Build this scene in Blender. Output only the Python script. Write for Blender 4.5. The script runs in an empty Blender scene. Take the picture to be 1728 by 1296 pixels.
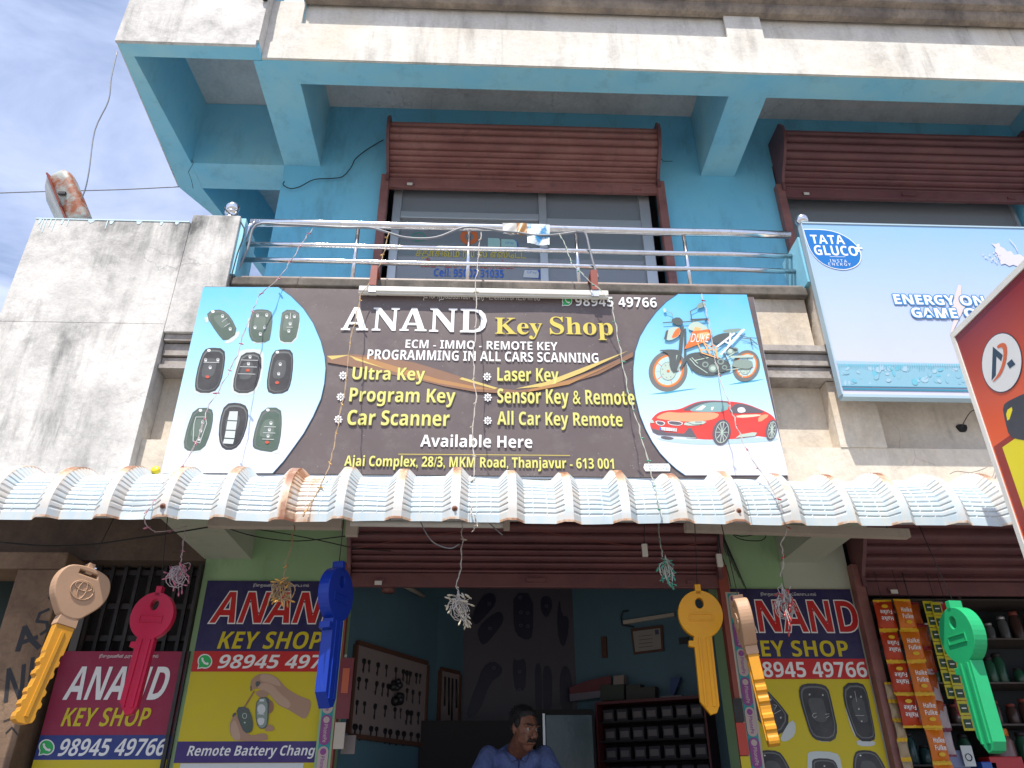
import bpy, bmesh, math, random
from mathutils import Vector, Matrix, Euler
R = math.radians
C = bpy.context.scene.collection
sc = bpy.context.scene

# ------------------------------------------------------------------ camera
CAM = Vector((0, 0, 1.55))
PITCH, YAW, ROLL, FPX = R(28.96), R(2.465), R(-0.343), 1298.0
_f = Vector((math.sin(YAW)*math.cos(PITCH), math.cos(YAW)*math.cos(PITCH), math.sin(PITCH)))
_r = Vector((math.cos(YAW), -math.sin(YAW), 0)); _u = _r.cross(_f)
_c, _s = math.cos(ROLL), math.sin(ROLL)
CR = _c*_r + _s*_u; CU = -_s*_r + _c*_u; CF = _f
cam = bpy.data.cameras.new('camera'); co = bpy.data.objects.new('camera', cam); C.objects.link(co)
co.matrix_world = Matrix(((CR.x, CU.x, -CF.x, CAM.x), (CR.y, CU.y, -CF.y, CAM.y), (CR.z, CU.z, -CF.z, CAM.z), (0, 0, 0, 1)))
cam.sensor_width = 36; cam.lens = FPX/1728*36; cam.clip_end = 2000; cam.clip_start = 0.05
sc.camera = co

# ------------------------------------------------------------------ sky and sun
SUN = Vector((-0.16, -0.42, 0.893)).normalized()
EL = math.asin(SUN.z); AZ = math.atan2(SUN.x, SUN.y)
w = bpy.data.worlds.new('World'); sc.world = w; w.use_nodes = True
nt = w.node_tree; nt.nodes.clear()
def wn(t, **k):
    n = nt.nodes.new(t)
    for a, b in k.items(): setattr(n, a, b)
    return n
out = wn('ShaderNodeOutputWorld'); sky = wn('ShaderNodeTexSky', sky_type='NISHITA', sun_disc=False)
sky.sun_elevation = EL; sky.sun_rotation = AZ % (2*math.pi); sky.air_density = 1.0; sky.dust_density = 1.6; sky.ozone_density = 1.5
bg1 = wn('ShaderNodeBackground'); bg1.inputs[1].default_value = 0.14
bg2 = wn('ShaderNodeBackground'); bg2.inputs[0].default_value = (0.62, 0.70, 0.97, 1); bg2.inputs[1].default_value = 1.0
mix = wn('ShaderNodeMixShader'); tc = wn('ShaderNodeTexCoord'); mp = wn('ShaderNodeMapping')
mp.inputs['Rotation'].default_value = (0.3, R(-35), R(20)); mp.inputs['Scale'].default_value = (1.6, 3.0, 6.5)
nz = wn('ShaderNodeTexNoise'); nz.inputs['Scale'].default_value = 1.3; nz.inputs['Detail'].default_value = 7; nz.inputs['Roughness'].default_value = 0.58; nz.inputs['Distortion'].default_value = 0.5
rp = wn('ShaderNodeMapRange'); rp.inputs[1].default_value = 0.38; rp.inputs[2].default_value = 0.68; rp.inputs[3].default_value = 0.18; rp.inputs[4].default_value = 0.85
L = nt.links.new
L(tc.outputs['Generated'], mp.inputs[0]); L(mp.outputs[0], nz.inputs['Vector']); L(nz.outputs[0], rp.inputs[0])
L(sky.outputs[0], bg1.inputs[0]); L(bg1.outputs[0], mix.inputs[1]); L(bg2.outputs[0], mix.inputs[2]); L(rp.outputs[0], mix.inputs[0]); L(mix.outputs[0], out.inputs[0])
sun = bpy.data.lights.new('sun', 'SUN'); sun.energy = 4.7; sun.angle = R(0.55); sun.color = (1, 0.955, 0.88)
so = bpy.data.objects.new('sun', sun); C.objects.link(so); so.rotation_euler = (-SUN).to_track_quat('-Z', 'Y').to_euler(); so.location = (-3, -8, 15)
sc.view_settings.view_transform = 'Standard'; sc.view_settings.look = 'None'; sc.view_settings.gamma = 1
sc.view_settings.use_curve_mapping = False; sc.view_settings.exposure = 0.5
sc.cycles.max_bounces = 10; sc.cycles.diffuse_bounces = 6; sc.cycles.transparent_max_bounces = 16

# ------------------------------------------------------------------ measuring: a pixel of the photograph -> the point on a real plane
def ray(px, py): return CF*FPX + CR*(px-864) - CU*(py-648)
def at(px, py, Y):
    d = ray(px, py); return CAM + d*((Y-CAM.y)/d.y)
def atX(px, py, X):
    d = ray(px, py); return CAM + d*(X/d.x)

# ------------------------------------------------------------------ materials
MATS = {}
def mat(name, col, rough=0.6, metal=0.0, spec=0.5, **k):
    if name in MATS: return MATS[name]
    m = bpy.data.materials.new(name); m.use_nodes = True; MATS[name] = m
    n = m.node_tree; b = n.nodes['Principled BSDF']
    b.inputs['Base Color'].default_value = (*col, 1); b.inputs['Roughness'].default_value = rough
    b.inputs['Metallic'].default_value = metal; b.inputs['Specular IOR Level'].default_value = spec
    for a, v in k.items():
        b.inputs[a.replace('_', ' ')].default_value = v
    return m
def node(m, t, **k):
    n = m.node_tree.nodes.new(t)
    for a, b in k.items(): setattr(n, a, b)
    return n
def noise(m, scale, detail=4, rough=0.55, stretch=(1, 1, 1), dist=0, off=(0, 0, 0)):
    g = node(m, 'ShaderNodeNewGeometry'); mp = node(m, 'ShaderNodeMapping'); nn = node(m, 'ShaderNodeTexNoise')
    mp.inputs['Scale'].default_value = stretch; mp.inputs['Location'].default_value = off
    nn.inputs['Scale'].default_value = scale; nn.inputs['Detail'].default_value = detail
    nn.inputs['Roughness'].default_value = rough; nn.inputs['Distortion'].default_value = dist
    l = m.node_tree.links.new; l(g.outputs['Position'], mp.inputs[0]); l(mp.outputs[0], nn.inputs['Vector'])
    return nn.outputs[0]
def rng(m, s, a, b, c=0.0, d=1.0):
    n = node(m, 'ShaderNodeMapRange'); n.inputs[1].default_value = a; n.inputs[2].default_value = b
    n.inputs[3].default_value = c; n.inputs[4].default_value = d; m.node_tree.links.new(s, n.inputs[0]); return n.outputs[0]
def mixc(m, f, a, b, mode='MIX'):
    n = node(m, 'ShaderNodeMix', data_type='RGBA', blend_type=mode); l = m.node_tree.links.new
    if isinstance(f, float): n.inputs[0].default_value = f
    else: l(f, n.inputs[0])
    for i, v in ((6, a), (7, b)):
        if isinstance(v, tuple): n.inputs[i].default_value = (*v, 1)
        else: l(v, n.inputs[i])
    return n.outputs[2]
def mul(m, a, b):
    n = node(m, 'ShaderNodeMath', operation='MULTIPLY'); m.node_tree.links.new(a, n.inputs[0])
    if isinstance(b, float): n.inputs[1].default_value = b
    else: m.node_tree.links.new(b, n.inputs[1])
    return n.outputs[0]
def bump(m, s, strength=0.3, dist=0.01, prev=None):
    n = node(m, 'ShaderNodeBump'); n.inputs['Strength'].default_value = strength; n.inputs['Distance'].default_value = dist
    l = m.node_tree.links.new; l(s, n.inputs['Height'])
    if prev is not None: l(prev, n.inputs['Normal'])
    l(n.outputs[0], m.node_tree.nodes['Principled BSDF'].inputs['Normal']); return n.outputs[0]
def setc(m, s): m.node_tree.links.new(s, m.node_tree.nodes['Principled BSDF'].inputs['Base Color'])

def plaster(name, c1, c2, grime, gs=0.55, patch=2.2, seed=0.0, rough=0.9, streak=0.7, bs=0.5, warm=None):
    m = mat(name, c1, rough, spec=0.2)
    o = (seed, seed*1.7, seed*0.6)
    a = mixc(m, rng(m, noise(m, patch, 7, 0.65, off=o), 0.35, 0.65), c1, c2)
    if warm: a = mixc(m, rng(m, noise(m, 1.3, 5, 0.6, off=(seed+9, 3, 1)), 0.5, 0.72, 0, .8), a, warm)
    st = rng(m, noise(m, 5.0, 7, 0.65, (1, 1, 0.16), 0.2, o), 0.46, 0.72)
    bl = rng(m, noise(m, 1.5, 8, 0.68, (1, 1, 0.8), 0.6, (seed+4, 2, seed)), 0.42, 0.68)
    a = mixc(m, mul(m, mul(m, st, bl), streak*1.3), a, grime)
    a = mixc(m, mul(m, rng(m, noise(m, 3.1, 10, 0.78, off=(seed+7, 1, 2)), 0.5, 0.78), gs), a, grime)
    s2 = rng(m, noise(m, 9.0, 6, 0.7, (1.6, 1.6, 0.10), 0.1, (seed+2, 5, 1)), 0.55, 0.75); a = mixc(m, mul(m, mul(m, s2, bl), streak*0.9), a, grime)
    gg = node(m, 'ShaderNodeNewGeometry'); nd = node(m, 'ShaderNodeTexNoise'); nd.inputs['Scale'].default_value = 4; nd.inputs['Detail'].default_value = 6
    va = node(m, 'ShaderNodeVectorMath', operation='MULTIPLY_ADD'); va.inputs[1].default_value = (0.35, 0.35, 0.35); l = m.node_tree.links.new
    l(gg.outputs['Position'], nd.inputs['Vector']); l(nd.outputs['Color'], va.inputs[0]); l(gg.outputs['Position'], va.inputs[2])
    vo = node(m, 'ShaderNodeTexVoronoi', feature='DISTANCE_TO_EDGE'); vo.inputs['Scale'].default_value = 1.35; l(va.outputs[0], vo.inputs['Vector'])
    ck = mul(m, rng(m, vo.outputs['Distance'], 0.0015, 0.006, 1, 0), rng(m, noise(m, 0.9, 3, 0.5, off=(seed, 8, 3)), 0.56, 0.63, 0, 0.28)); a = mixc(m, ck, a, tuple(x*0.7 for x in grime))
    a = mixc(m, rng(m, noise(m, 38, 4, 0.7), 0.3, 0.75, 0, 0.35), a, mixc(m, 0.6, a, grime))
    setc(m, a)
    b1 = bump(m, noise(m, 90, 5, 0.7), bs*0.5, 0.004); bump(m, noise(m, 12, 6, 0.65, off=o), bs, 0.012, b1)
    return m
def paint(name, c, c2=None, rough=0.55, dirt=(0.05, 0.045, 0.04), d=0.25, bs=0.25):
    if name in MATS: return MATS[name]
    m = mat(name, c, rough, spec=0.35)
    a = mixc(m, rng(m, noise(m, 1.7, 6, 0.6), 0.35, 0.7), c, c2 or tuple(x*0.86 for x in c))
    a = mixc(m, mul(m, rng(m, noise(m, 4.5, 9, 0.75, (1, 1, 0.35)), 0.52, 0.8), d), a, dirt)
    setc(m, a); b1 = bump(m, noise(m, 160, 3, 0.6), bs*0.5, 0.002); bump(m, noise(m, 14, 5, 0.6), bs, 0.006, b1); return m
def metalpaint(name, c, c2, rust=(0.16, 0.05, 0.02), r=0.35, rough=0.5):
    m = mat(name, c, rough, spec=0.4)
    a = mixc(m, rng(m, noise(m, 3, 6, 0.6, (1, 1, 2)), 0.3, 0.7), c, c2)
    a = mixc(m, mul(m, rng(m, noise(m, 7, 9, 0.75), 0.55, 0.75), r), a, rust)
    a = mixc(m, rng(m, noise(m, 22, 6, 0.7, (1, 1, 0.4)), 0.45, 0.85, 0, 0.45), a, (0.1, 0.09, 0.085))
    setc(m, a); bump(m, noise(m, 60, 4, 0.6), 0.2, 0.003); return m
def flat(name, c, rough=0.45, dirt=0.10):   # printed vinyl with dust
    if name in MATS: return MATS[name]
    m = mat(name, c, rough, spec=0.35)
    a = mixc(m, rng(m, noise(m, 6, 8, 0.7), 0.4, 0.8, 0, dirt), c, (0.30, 0.28, 0.26))
    setc(m, a); return m

concL = plaster('weathered_concrete', (0.80, 0.77, 0.72), (0.54, 0.52, 0.49), (0.12, 0.12, 0.115), 0.75, 1.7, 3.0, streak=1.2)
concW = plaster('dirty_whitewash', (0.80, 0.72, 0.60), (0.64, 0.56, 0.46), (0.15, 0.13, 0.11), 0.38, 1.6, 11.0, warm=(0.70, 0.55, 0.38))
concR = plaster('parapet_whitewash', (0.78, 0.75, 0.68), (0.66, 0.62, 0.55), (0.20, 0.18, 0.16), 0.25, 1.4, 5.0, warm=(0.64, 0.56, 0.44))
concG = plaster('grey_stained_concrete', (0.36, 0.35, 0.345), (0.24, 0.235, 0.235), (0.07, 0.07, 0.075), 0.6, 3.0, 21.0)
concD = plaster('blackened_coping', (0.22, 0.19, 0.16), (0.10, 0.09, 0.08), (0.03, 0.028, 0.025), 0.7, 5, 31.0)
soff = plaster('soffit_plaster', (0.70, 0.69, 0.68), (0.60, 0.60, 0.60), (0.12, 0.12, 0.13), 0.3, 2.0, 41.0, streak=.3)
tand = plaster('shaded_brown_plaster', (0.17, 0.12, 0.09), (0.11, 0.08, 0.065), (0.03, 0.025, 0.025), 0.6, 3.0, 55.0)  # darker copy of the tan plaster, its shade put into the colour
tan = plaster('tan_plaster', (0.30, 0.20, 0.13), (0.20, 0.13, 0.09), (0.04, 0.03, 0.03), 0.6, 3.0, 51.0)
blue = paint('sky_blue_wall_paint', (0.17, 0.53, 0.75), (0.21, 0.58, 0.76), d=0.45)
blueb = paint('blue_beam_paint', (0.21, 0.56, 0.74), (0.33, 0.62, 0.70), d=0.35)
green = paint('pale_green_wall_paint', (0.27, 0.44, 0.23), (0.33, 0.48, 0.28), d=0.4)
greenp = paint('faded_beam_paint', (0.44, 0.48, 0.38), (0.48, 0.50, 0.42), d=0.3)
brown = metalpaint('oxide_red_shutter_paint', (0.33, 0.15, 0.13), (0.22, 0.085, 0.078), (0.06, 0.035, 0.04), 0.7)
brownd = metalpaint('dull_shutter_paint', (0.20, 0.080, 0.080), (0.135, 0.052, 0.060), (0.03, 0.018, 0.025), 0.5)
brownr = metalpaint('bright_oxide_guide_paint', (0.30, 0.07, 0.045), (0.24, 0.055, 0.04))
darkm = metalpaint('dark_steel', (0.022, 0.02, 0.022), (0.03, 0.025, 0.027))
steel = mat('polished_steel', (0.78, 0.78, 0.80), 0.16, 1.0)
setc(steel, mixc(steel, rng(steel, noise(steel, 14, 6, 0.7), 0.5, 0.8, 0, 0.5), (0.78, 0.78, 0.80), (0.32, 0.25, 0.2)))
rusty = metalpaint('rusty_pipe', (0.36, 0.30, 0.26), (0.25, 0.19, 0.16), (0.10, 0.05, 0.03), 0.7)
alu = mat('aluminium_frame', (0.55, 0.57, 0.58), 0.4, 0.7)
white = paint('white_enamel', (0.74, 0.72, 0.66), d=0.2)
offw = paint('dusty_batten', (0.52, 0.45, 0.38), d=0.35)
black = mat('black_rubber', (0.012, 0.012, 0.014), 0.6)
cable = mat('grey_cable', (0.23, 0.24, 0.26), 0.5)
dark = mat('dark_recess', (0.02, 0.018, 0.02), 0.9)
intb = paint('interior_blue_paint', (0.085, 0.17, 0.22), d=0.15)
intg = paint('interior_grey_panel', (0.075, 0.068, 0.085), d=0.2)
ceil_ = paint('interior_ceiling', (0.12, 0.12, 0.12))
floorm = plaster('cement_floor', (0.15, 0.14, 0.13), (0.11, 0.10, 0.095), (0.08, 0.07, 0.06))
street = plaster('pale_bounce_asphalt', (0.30, 0.28, 0.25), (0.22, 0.205, 0.19), (0.14, 0.13, 0.12), 0.4, 0.8, 71.0)  # street tone set paler than asphalt to bounce light up onto the soffits
wood = paint('dark_wood', (0.10, 0.045, 0.03), d=0.3)
glass = bpy.data.materials.new('window_glass'); glass.use_nodes = True
def mkglass(g, tint, refl):
    n = g.node_tree; n.nodes.clear(); o = n.nodes.new('ShaderNodeOutputMaterial'); t = n.nodes.new('ShaderNodeBsdfTransparent'); gl = n.nodes.new('ShaderNodeBsdfGlossy')
    fr = n.nodes.new('ShaderNodeFresnel'); fr.inputs[0].default_value = 1.5; ma = n.nodes.new('ShaderNodeMath'); ma.operation = 'MULTIPLY_ADD'; ma.inputs[1].default_value = 1.0; ma.inputs[2].default_value = refl
    mx = n.nodes.new('ShaderNodeMixShader'); t.inputs[0].default_value = (*tint, 1); gl.inputs['Roughness'].default_value = 0.03
    n.links.new(fr.outputs[0], ma.inputs[0]); n.links.new(ma.outputs[0], mx.inputs[0]); n.links.new(t.outputs[0], mx.inputs[1]); n.links.new(gl.outputs[0], mx.inputs[2]); df = n.nodes.new('ShaderNodeBsdfDiffuse'); df.inputs[0].default_value = (0.42, 0.46, 0.50, 1); m3 = n.nodes.new('ShaderNodeMixShader'); m3.inputs[0].default_value = 0.42; n.links.new(mx.outputs[0], m3.inputs[1]); n.links.new(df.outputs[0], m3.inputs[2]); n.links.new(m3.outputs[0], o.inputs[0])  # grey diffuse share lightens the panes in place of reflected light
mkglass(glass, (0.55, 0.62, 0.63), 0.10)

# ------------------------------------------------------------------ mesh building
ORG = {}
class G:
    def __init__(s): s.v = []; s.f = []; s.m = []; s.sm = []
    def add(s, vs, fs, mi=0, smooth=False):
        b = len(s.v); s.v += [Vector(p) for p in vs]
        for f in fs: s.f.append([b+i for i in f]); s.m.append(mi); s.sm.append(smooth)
    def box(s, x0, x1, y0, y1, z0, z1, mi=0, bev=0.0):
        if bev <= 0:
            vs = [(x, y, z) for x in (x0, x1) for y in (y0, y1) for z in (z0, z1)]
            s.add(vs, [(0, 1, 3, 2), (4, 6, 7, 5), (0, 4, 5, 1), (2, 3, 7, 6), (0, 2, 6, 4), (1, 5, 7, 3)], mi); return
        bm = bmesh.new(); bmesh.ops.create_cube(bm, size=1.0, matrix=Matrix.Translation(((x0+x1)/2, (y0+y1)/2, (z0+z1)/2)) @ Matrix.Diagonal((x1-x0, y1-y0, z1-z0, 1)))
        bmesh.ops.bevel(bm, geom=bm.edges[:], offset=bev, segments=2, affect='EDGES', profile=0.6)
        s.bm(bm, mi)
    def bm(s, bm, mi=0, smooth=False):
        bm.verts.index_update(); s.add([v.co.copy() for v in bm.verts], [[v.index for v in f.verts] for f in bm.faces], mi, smooth); bm.free()
    def prism(s, pts, d, mi=0):     # pts: loop of 3-D points, d: extrusion vector
        pts = [Vector(p) for p in pts]; d = Vector(d); n = len(pts)
        s.add(pts+[p+d for p in pts], [list(range(n))[::-1], list(range(n, 2*n))]+[(i, (i+1) % n, (i+1) % n+n, i+n) for i in range(n)], mi)
    def tube(s, pts, r, n=6, mi=0, cap=True):
        pts = [Vector(p) for p in pts]; m = len(pts); rs = r if isinstance(r, (list, tuple)) else [r]*m
        t0 = (pts[1]-pts[0]).normalized(); a = t0.orthogonal().normalized(); vs = []
        for i, p in enumerate(pts):
            t = (pts[min(i+1, m-1)]-pts[max(i-1, 0)]).normalized(); a = (a-t*a.dot(t))
            a = a.normalized() if a.length > 1e-6 else t.orthogonal().normalized(); b = t.cross(a)
            vs += [p+(a*math.cos(2*math.pi*k/n)+b*math.sin(2*math.pi*k/n))*rs[i] for k in range(n)]
        fs = [(i*n+k, i*n+(k+1) % n, (i+1)*n+(k+1) % n, (i+1)*n+k) for i in range(m-1) for k in range(n)]
        if cap: fs += [list(range(n))[::-1], list(range((m-1)*n, m*n))]
        s.add(vs, fs, mi, n > 4)
    def lathe(s, prof, n=20, c=(0, 0, 0), mi=0, axis=None):   # prof: (radius, height) along z or axis
        q = Vector((0, 0, 1)).rotation_difference(Vector(axis)) if axis else None; c = Vector(c); vs = []
        for r_, h in prof:
            for k in range(n):
                p = Vector((r_*math.cos(2*math.pi*k/n), r_*math.sin(2*math.pi*k/n), h)); p = q @ p if q else p; vs.append(p+c)
        m = len(prof); fs = [(i*n+k, i*n+(k+1) % n, (i+1)*n+(k+1) % n, (i+1)*n+k) for i in range(m-1) for k in range(n)]
        fs += [list(range(n))[::-1], list(range((m-1)*n, m*n))]; s.add(vs, fs, mi, True)
    def ball(s, c, r, n=12, mi=0, rot=None):
        bm = bmesh.new(); r = r if isinstance(r, (tuple, list)) else (r, r, r)
        mx = Matrix.Translation(c) @ (rot.to_matrix().to_4x4() if rot else Matrix()) @ Matrix.Diagonal((*r, 1))
        bmesh.ops.create_uvsphere(bm, u_segments=n, v_segments=max(6, n*2//3), radius=1, matrix=mx); s.bm(bm, mi, True)
    def build(s, name, mats, parent=None, smooth=None):
        me = bpy.data.meshes.new(name); o0 = ORG.get(parent.name if parent else '', Vector((0, 0, 0)))
        me.from_pydata([v-o0 for v in s.v], [], s.f)
        for m in (mats if isinstance(mats, (list, tuple)) else [mats]): me.materials.append(m)
        me.polygons.foreach_set('material_index', s.m); me.polygons.foreach_set('use_smooth', s.sm if smooth is None else [smooth]*len(s.f))
        me.update(); return link(name, me, parent)
def link(name, data, parent=None):
    o = bpy.data.objects.new(name, data); C.objects.link(o)
    if parent: o.parent = parent; ORG[o.name] = ORG.get(parent.name, Vector((0, 0, 0)))
    return o
def thing(name, label, cat, base, group=None):
    o = bpy.data.objects.new(name, None); C.objects.link(o); o.empty_display_size = 0.1
    o.location = base; ORG[o.name] = Vector(base); o['label'] = label; o['category'] = cat
    if group: o['group'] = group
    return o
def tag(o, label, cat, group=None):
    o['label'] = label; o['category'] = cat
    if group: o['group'] = group
    return o
def kind(o, k='structure'): o['kind'] = k; return o
def recenter(o):
    me = o.data; c = Vector((0, 0, 0))
    for v in me.vertices: c += v.co
    c /= len(me.vertices); zmin = min(v.co.z for v in me.vertices); c.z = zmin
    me.transform(Matrix.Translation(-c)); o.location = o.location+c; return o
def bx(name, m, parent, *a, bev=0.0):
    g = G(); g.box(*a, bev=bev); return g.build(name, m, parent)
def copy(o, loc, parent=None):
    c = o.copy(); C.objects.link(c); c.location = loc
    if parent: c.parent = parent
    return c
def copy_tree(o, parent=None):
    c = o.copy(); C.objects.link(c); c.parent = parent
    for ch in list(o.children): copy_tree(ch, c)
    return c

# ------------------------------------------------------------------ text
_tc = {}
def styled(s, base, digit):
    o_ = ''
    for ch in s:
        if 'A' <= ch <= 'Z': o_ += chr(base+ord(ch)-65)
        elif 'a' <= ch <= 'z': o_ += chr(base+26+ord(ch)-97)
        elif '0' <= ch <= '9': o_ += chr(digit+ord(ch)-48)
        else: o_ += ch
    return o_
def textmesh(s, bold=0.0, shear=0.0, space=1.0, serif=False, ref=None, extra=0.0):
    if serif: s = styled(s, 0x1D400, 0x1D7CE)
    elif bold >= 0.01: s = styled(s, 0x1D5D4, 0x1D7EC); bold = max(0.0, bold-0.05)
    else: s = styled(s, 0x1D5A0, 0x1D7E2)
    bold += extra; k = (s, bold, shear, space)
    if k in _tc: return _tc[k]
    c = bpy.data.curves.new('t', 'FONT'); c.body = s; c.offset = bold; c.shear = shear; c.resolution_u = 3; c.space_character = space
    o = bpy.data.objects.new('t', c); me = o.to_mesh()
    v = [tuple(p.co) for p in me.vertices]; f = [list(p.vertices) for p in me.polygons]
    o.to_mesh_clear(); bpy.data.objects.remove(o); bpy.data.curves.remove(c)
    xs = [p[0] for p in v]; ys = [p[1] for p in v]; x0, x1, y0, y1 = min(xs), max(xs), min(ys), max(ys)
    if ref is not None: x0, x1, y0, y1 = ref
    v = [((p[0]-x0)/(x1-x0), (p[1]-y0)/(y1-y0)) for p in v]; _tc[k] = (v, f, (x0, x1, y0, y1)); return _tc[k]

class Art:
    """flat print on a real sign surface, laid as sheets each 0.2 mm above the one before."""
    def __init__(s, plane, z=None, step=0.0002, start=0.0012):
        s.k, s.val = plane; s.g = G(); s.mats = []; s.off = start; s.step = step; s.z = z or (lambda x, y: (x, y))
        s.N = Vector((0, -1, 0)) if s.k == 'Y' else Vector((-1, 0, 0))
    def P(s, p):
        x, y = s.z(*p); return at(x, y, s.val) if s.k == 'Y' else atX(x, y, s.val)
    def mi(s, m):
        if m not in s.mats: s.mats.append(m)
        return s.mats.index(m)
    def pts3(s, pts, m):
        s.off += s.step; p = [q+s.N*s.off for q in pts]
        s.g.add(p, [list(range(len(p)))], s.mi(m))
    def poly(s, pts, m, smooth=0):
        p = [s.P(q) for q in pts]
        for _ in range(smooth):
            n = len(p); p = [q for i in range(n) for q in (p[i]*0.75+p[(i+1) % n]*0.25, p[i]*0.25+p[(i+1) % n]*0.75)]
        s.pts3(p, m)
    def line(s, pts, wd, m, close=False):       # wd in pixels of the same frame
        p = [s.P(q) for q in pts]; sc_ = (s.P((pts[0][0]+wd, pts[0][1]))-p[0]).length/2
        s.off += s.step; n = len(p); idx = range(n if close else n-1); vs = []; fs = []
        for i in idx:
            a, b = p[i], p[(i+1) % n]; t = (b-a).normalized(); q = t.cross(s.N).normalized()*sc_; e = t*sc_*0.5
            k = len(vs); vs += [a-e+q, b+e+q, b+e-q, a-e-q]; fs.append((k, k+1, k+2, k+3))
        o = [s.N*(s.off+0.00003*(i % 3)) for i in range(len(fs))]
        s.g.add([v+o[i//4] for i, v in enumerate(vs)], fs, s.mi(m))
    def disc(s, c, rx, m, ry=None, n=24, ang=0.0):
        ry = ry or rx; ca, sa = math.cos(R(ang)), math.sin(R(ang))
        s.poly([(c[0]+rx*math.cos(2*math.pi*i/n)*ca-ry*math.sin(2*math.pi*i/n)*sa, c[1]+rx*math.cos(2*math.pi*i/n)*sa+ry*math.sin(2*math.pi*i/n)*ca) for i in range(n)], m)
    def ring(s, c, rx, t, m, ry=None, n=28, a0=0, a1=360):
        ry = ry or rx; s.off += s.step; vs = []; fs = []; k = max(3, int(n*(a1-a0)/360))
        for i in range(k+1):
            a = R(a0+(a1-a0)*i/k)
            for q in (0, t): vs.append(s.P((c[0]+(rx-q)*math.cos(a), c[1]+(ry-q)*math.sin(a)))+s.N*s.off)
        for i in range(k): fs.append((2*i, 2*i+2, 2*i+3, 2*i+1))
        s.g.add(vs, fs, s.mi(m))
    def text(s, t, bl, tr, m, bold=0.02, shear=0.0, space=1.0, grow=0.0, serif=False, extra=0.0):
        ref = textmesh(t, bold, shear, space, serif)[2] if extra else None
        v, f, _ = textmesh(t, bold, shear, space, serif, ref, extra); a = s.P(bl); b = s.P(tr); s.off += s.step
        if s.k == 'Y':
            w, h = b.x-a.x, b.z-a.z; g = grow*h
            vs = [Vector((a.x-g+x*(w+2*g), a.y, a.z-g+y*(h+2*g)))+s.N*s.off for x, y in v]
        else:
            w, h = b.y-a.y, b.z-a.z; vs = [Vector((a.x, a.y+x*w, a.z+y*h))+s.N*s.off for x, y in v]
        s.g.add(vs, f, s.mi(m))
    def build(s, name, parent):
        o = s.g.build(name, s.mats, parent); return o

# text that runs down a narrow strip
def downtext(art, t, top, h, w, m):
    v, f, _ = textmesh(t, 0.02); a = art.P(top); art.off += art.step
    art.g.add([Vector((a.x+w*(y-0.5), a.y, a.z-x*h))+art.N*art.off for x, y in v], f, art.mi(m))

# =================================================================== SETTING
g = G(); g.add([(-80, -80, 0), (80, -80, 0), (80, 80, 0), (-80, 80, 0)], [(0, 1, 2, 3)]); kind(g.build('street_ground', street))
kind(bx('forecourt_pavement', floorm, None, -9, 9, 2.3, 14, 0.004, 0.15))
g = G(); g.box(-6, 6, 4.55, 12, 0.15, 0.78); g.box(-1.2, 2.0, 4.25, 4.55, 0.15, 0.46); kind(g.build('shop_plinth', floorm))

# =================================================================== BUILDING
H = 6.454; WY = 5.0
B = thing('shop_building', 'two storey shop building with sky blue upper wall, blue beams and stained concrete parapets', 'building', (0.35, 5.0, 0.78))
# --- upper storey wall (blue) with openings
g = G()
for x0, x1, z0, z1 in ((-1.75, -0.86, 3.4, 7.2), (-0.86, 1.53, 6.60, 7.2), (1.53, 2.56, 3.4, 7.2), (2.56, 4.78, 6.60, 7.2), (4.78, 5.6, 3.4, 7.2)):
    g.box(x0, x1, WY, WY+0.22, z0, z1)
g.box(-1.749, -1.53, WY+0.22, 9.5, 3.4, 7.2); g.build('upper_wall', blue, B)
# --- roof slab and beams
g = G(); g.prism([(-2.62, 3.95, 7.2), (5.6, 3.95, 7.2), (5.6, 9.5, 7.2), (-1.60, 9.5, 7.2), (-2.60, 5.35, 7.2)], (0, 0, 0.14)); g.build('roof_slab', soff, B)
for nm, a in (('front_beam', (-1.683, 5.6, 3.921, 4.13, H, 6.83)),): bx(nm, blueb, B, *a)
g = G(); g.box(-2.63, -1.685, 3.815, 3.925, H+0.001, 7.19); g.build('corner_front_beam', blueb, B)
for x0, x1 in ((-1.75, -1.44), (1.90, 2.20), (4.95, 5.25)):
    bx('cantilever_beam', blueb, B, x0, x1, 3.93 if x0 < 0 else 4.131, 4.999, H+0.002, 7.198)
g = G(); g.prism([(-2.70, 3.816, H+0.002), (-2.631, 3.816, H+0.002), (-2.55, 5.0, H+0.002), (-2.55, 5.31, H+0.002), (-1.76, 8.6, H+0.002), (-1.92, 8.6, H+0.002), (-2.49, 5.8, H+0.002), (-2.75, 5.31, H+0.002)], (0, 0, 0.73)); g.build('edge_beam', blueb, B)
bx('rear_beam', blueb, B, -2.549, -1.751, 5.001, 5.31, H+0.003, 7.195)
# --- roof parapet
PY = 3.90
g = G(); g.box(-1.683, 5.6, PY+0.001, PY+0.2, 6.831, 6.86); g.box(-1.683, 5.6, PY, PY+0.02, H+0.002, 6.84); g.box(-1.683, -1.44, PY, PY+0.02, 6.84, 7.12)
g.box(1.885, 2.175, PY, PY+0.02, 6.84, 7.12); g.box(-1.683, 5.6, PY+0.045, PY+0.2, 7.2, 7.5); g.box(-1.683, 5.6, PY+0.045, PY+0.06, 6.84, 7.2)
g.box(4.9, 5.2, PY, PY+0.02, 6.84, 7.12); o = g.build('roof_parapet', concR, B)
g = G()
prof = [(PY+0.02, 7.12), (PY-0.03, 7.125), (PY-0.055, 7.16), (PY-0.06, 7.20), (PY-0.11, 7.215), (PY-0.115, 7.30), (PY+0.02, 7.31)]
g.prism([(-1.45, y, z) for y, z in prof], (7.05, 0, 0)); g.box(-1.45, 5.6, PY-0.2, PY, 7.39, 7.45); g.box(-1.45, 5.6, PY-0.15, PY, 7.31, 7.388)
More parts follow.
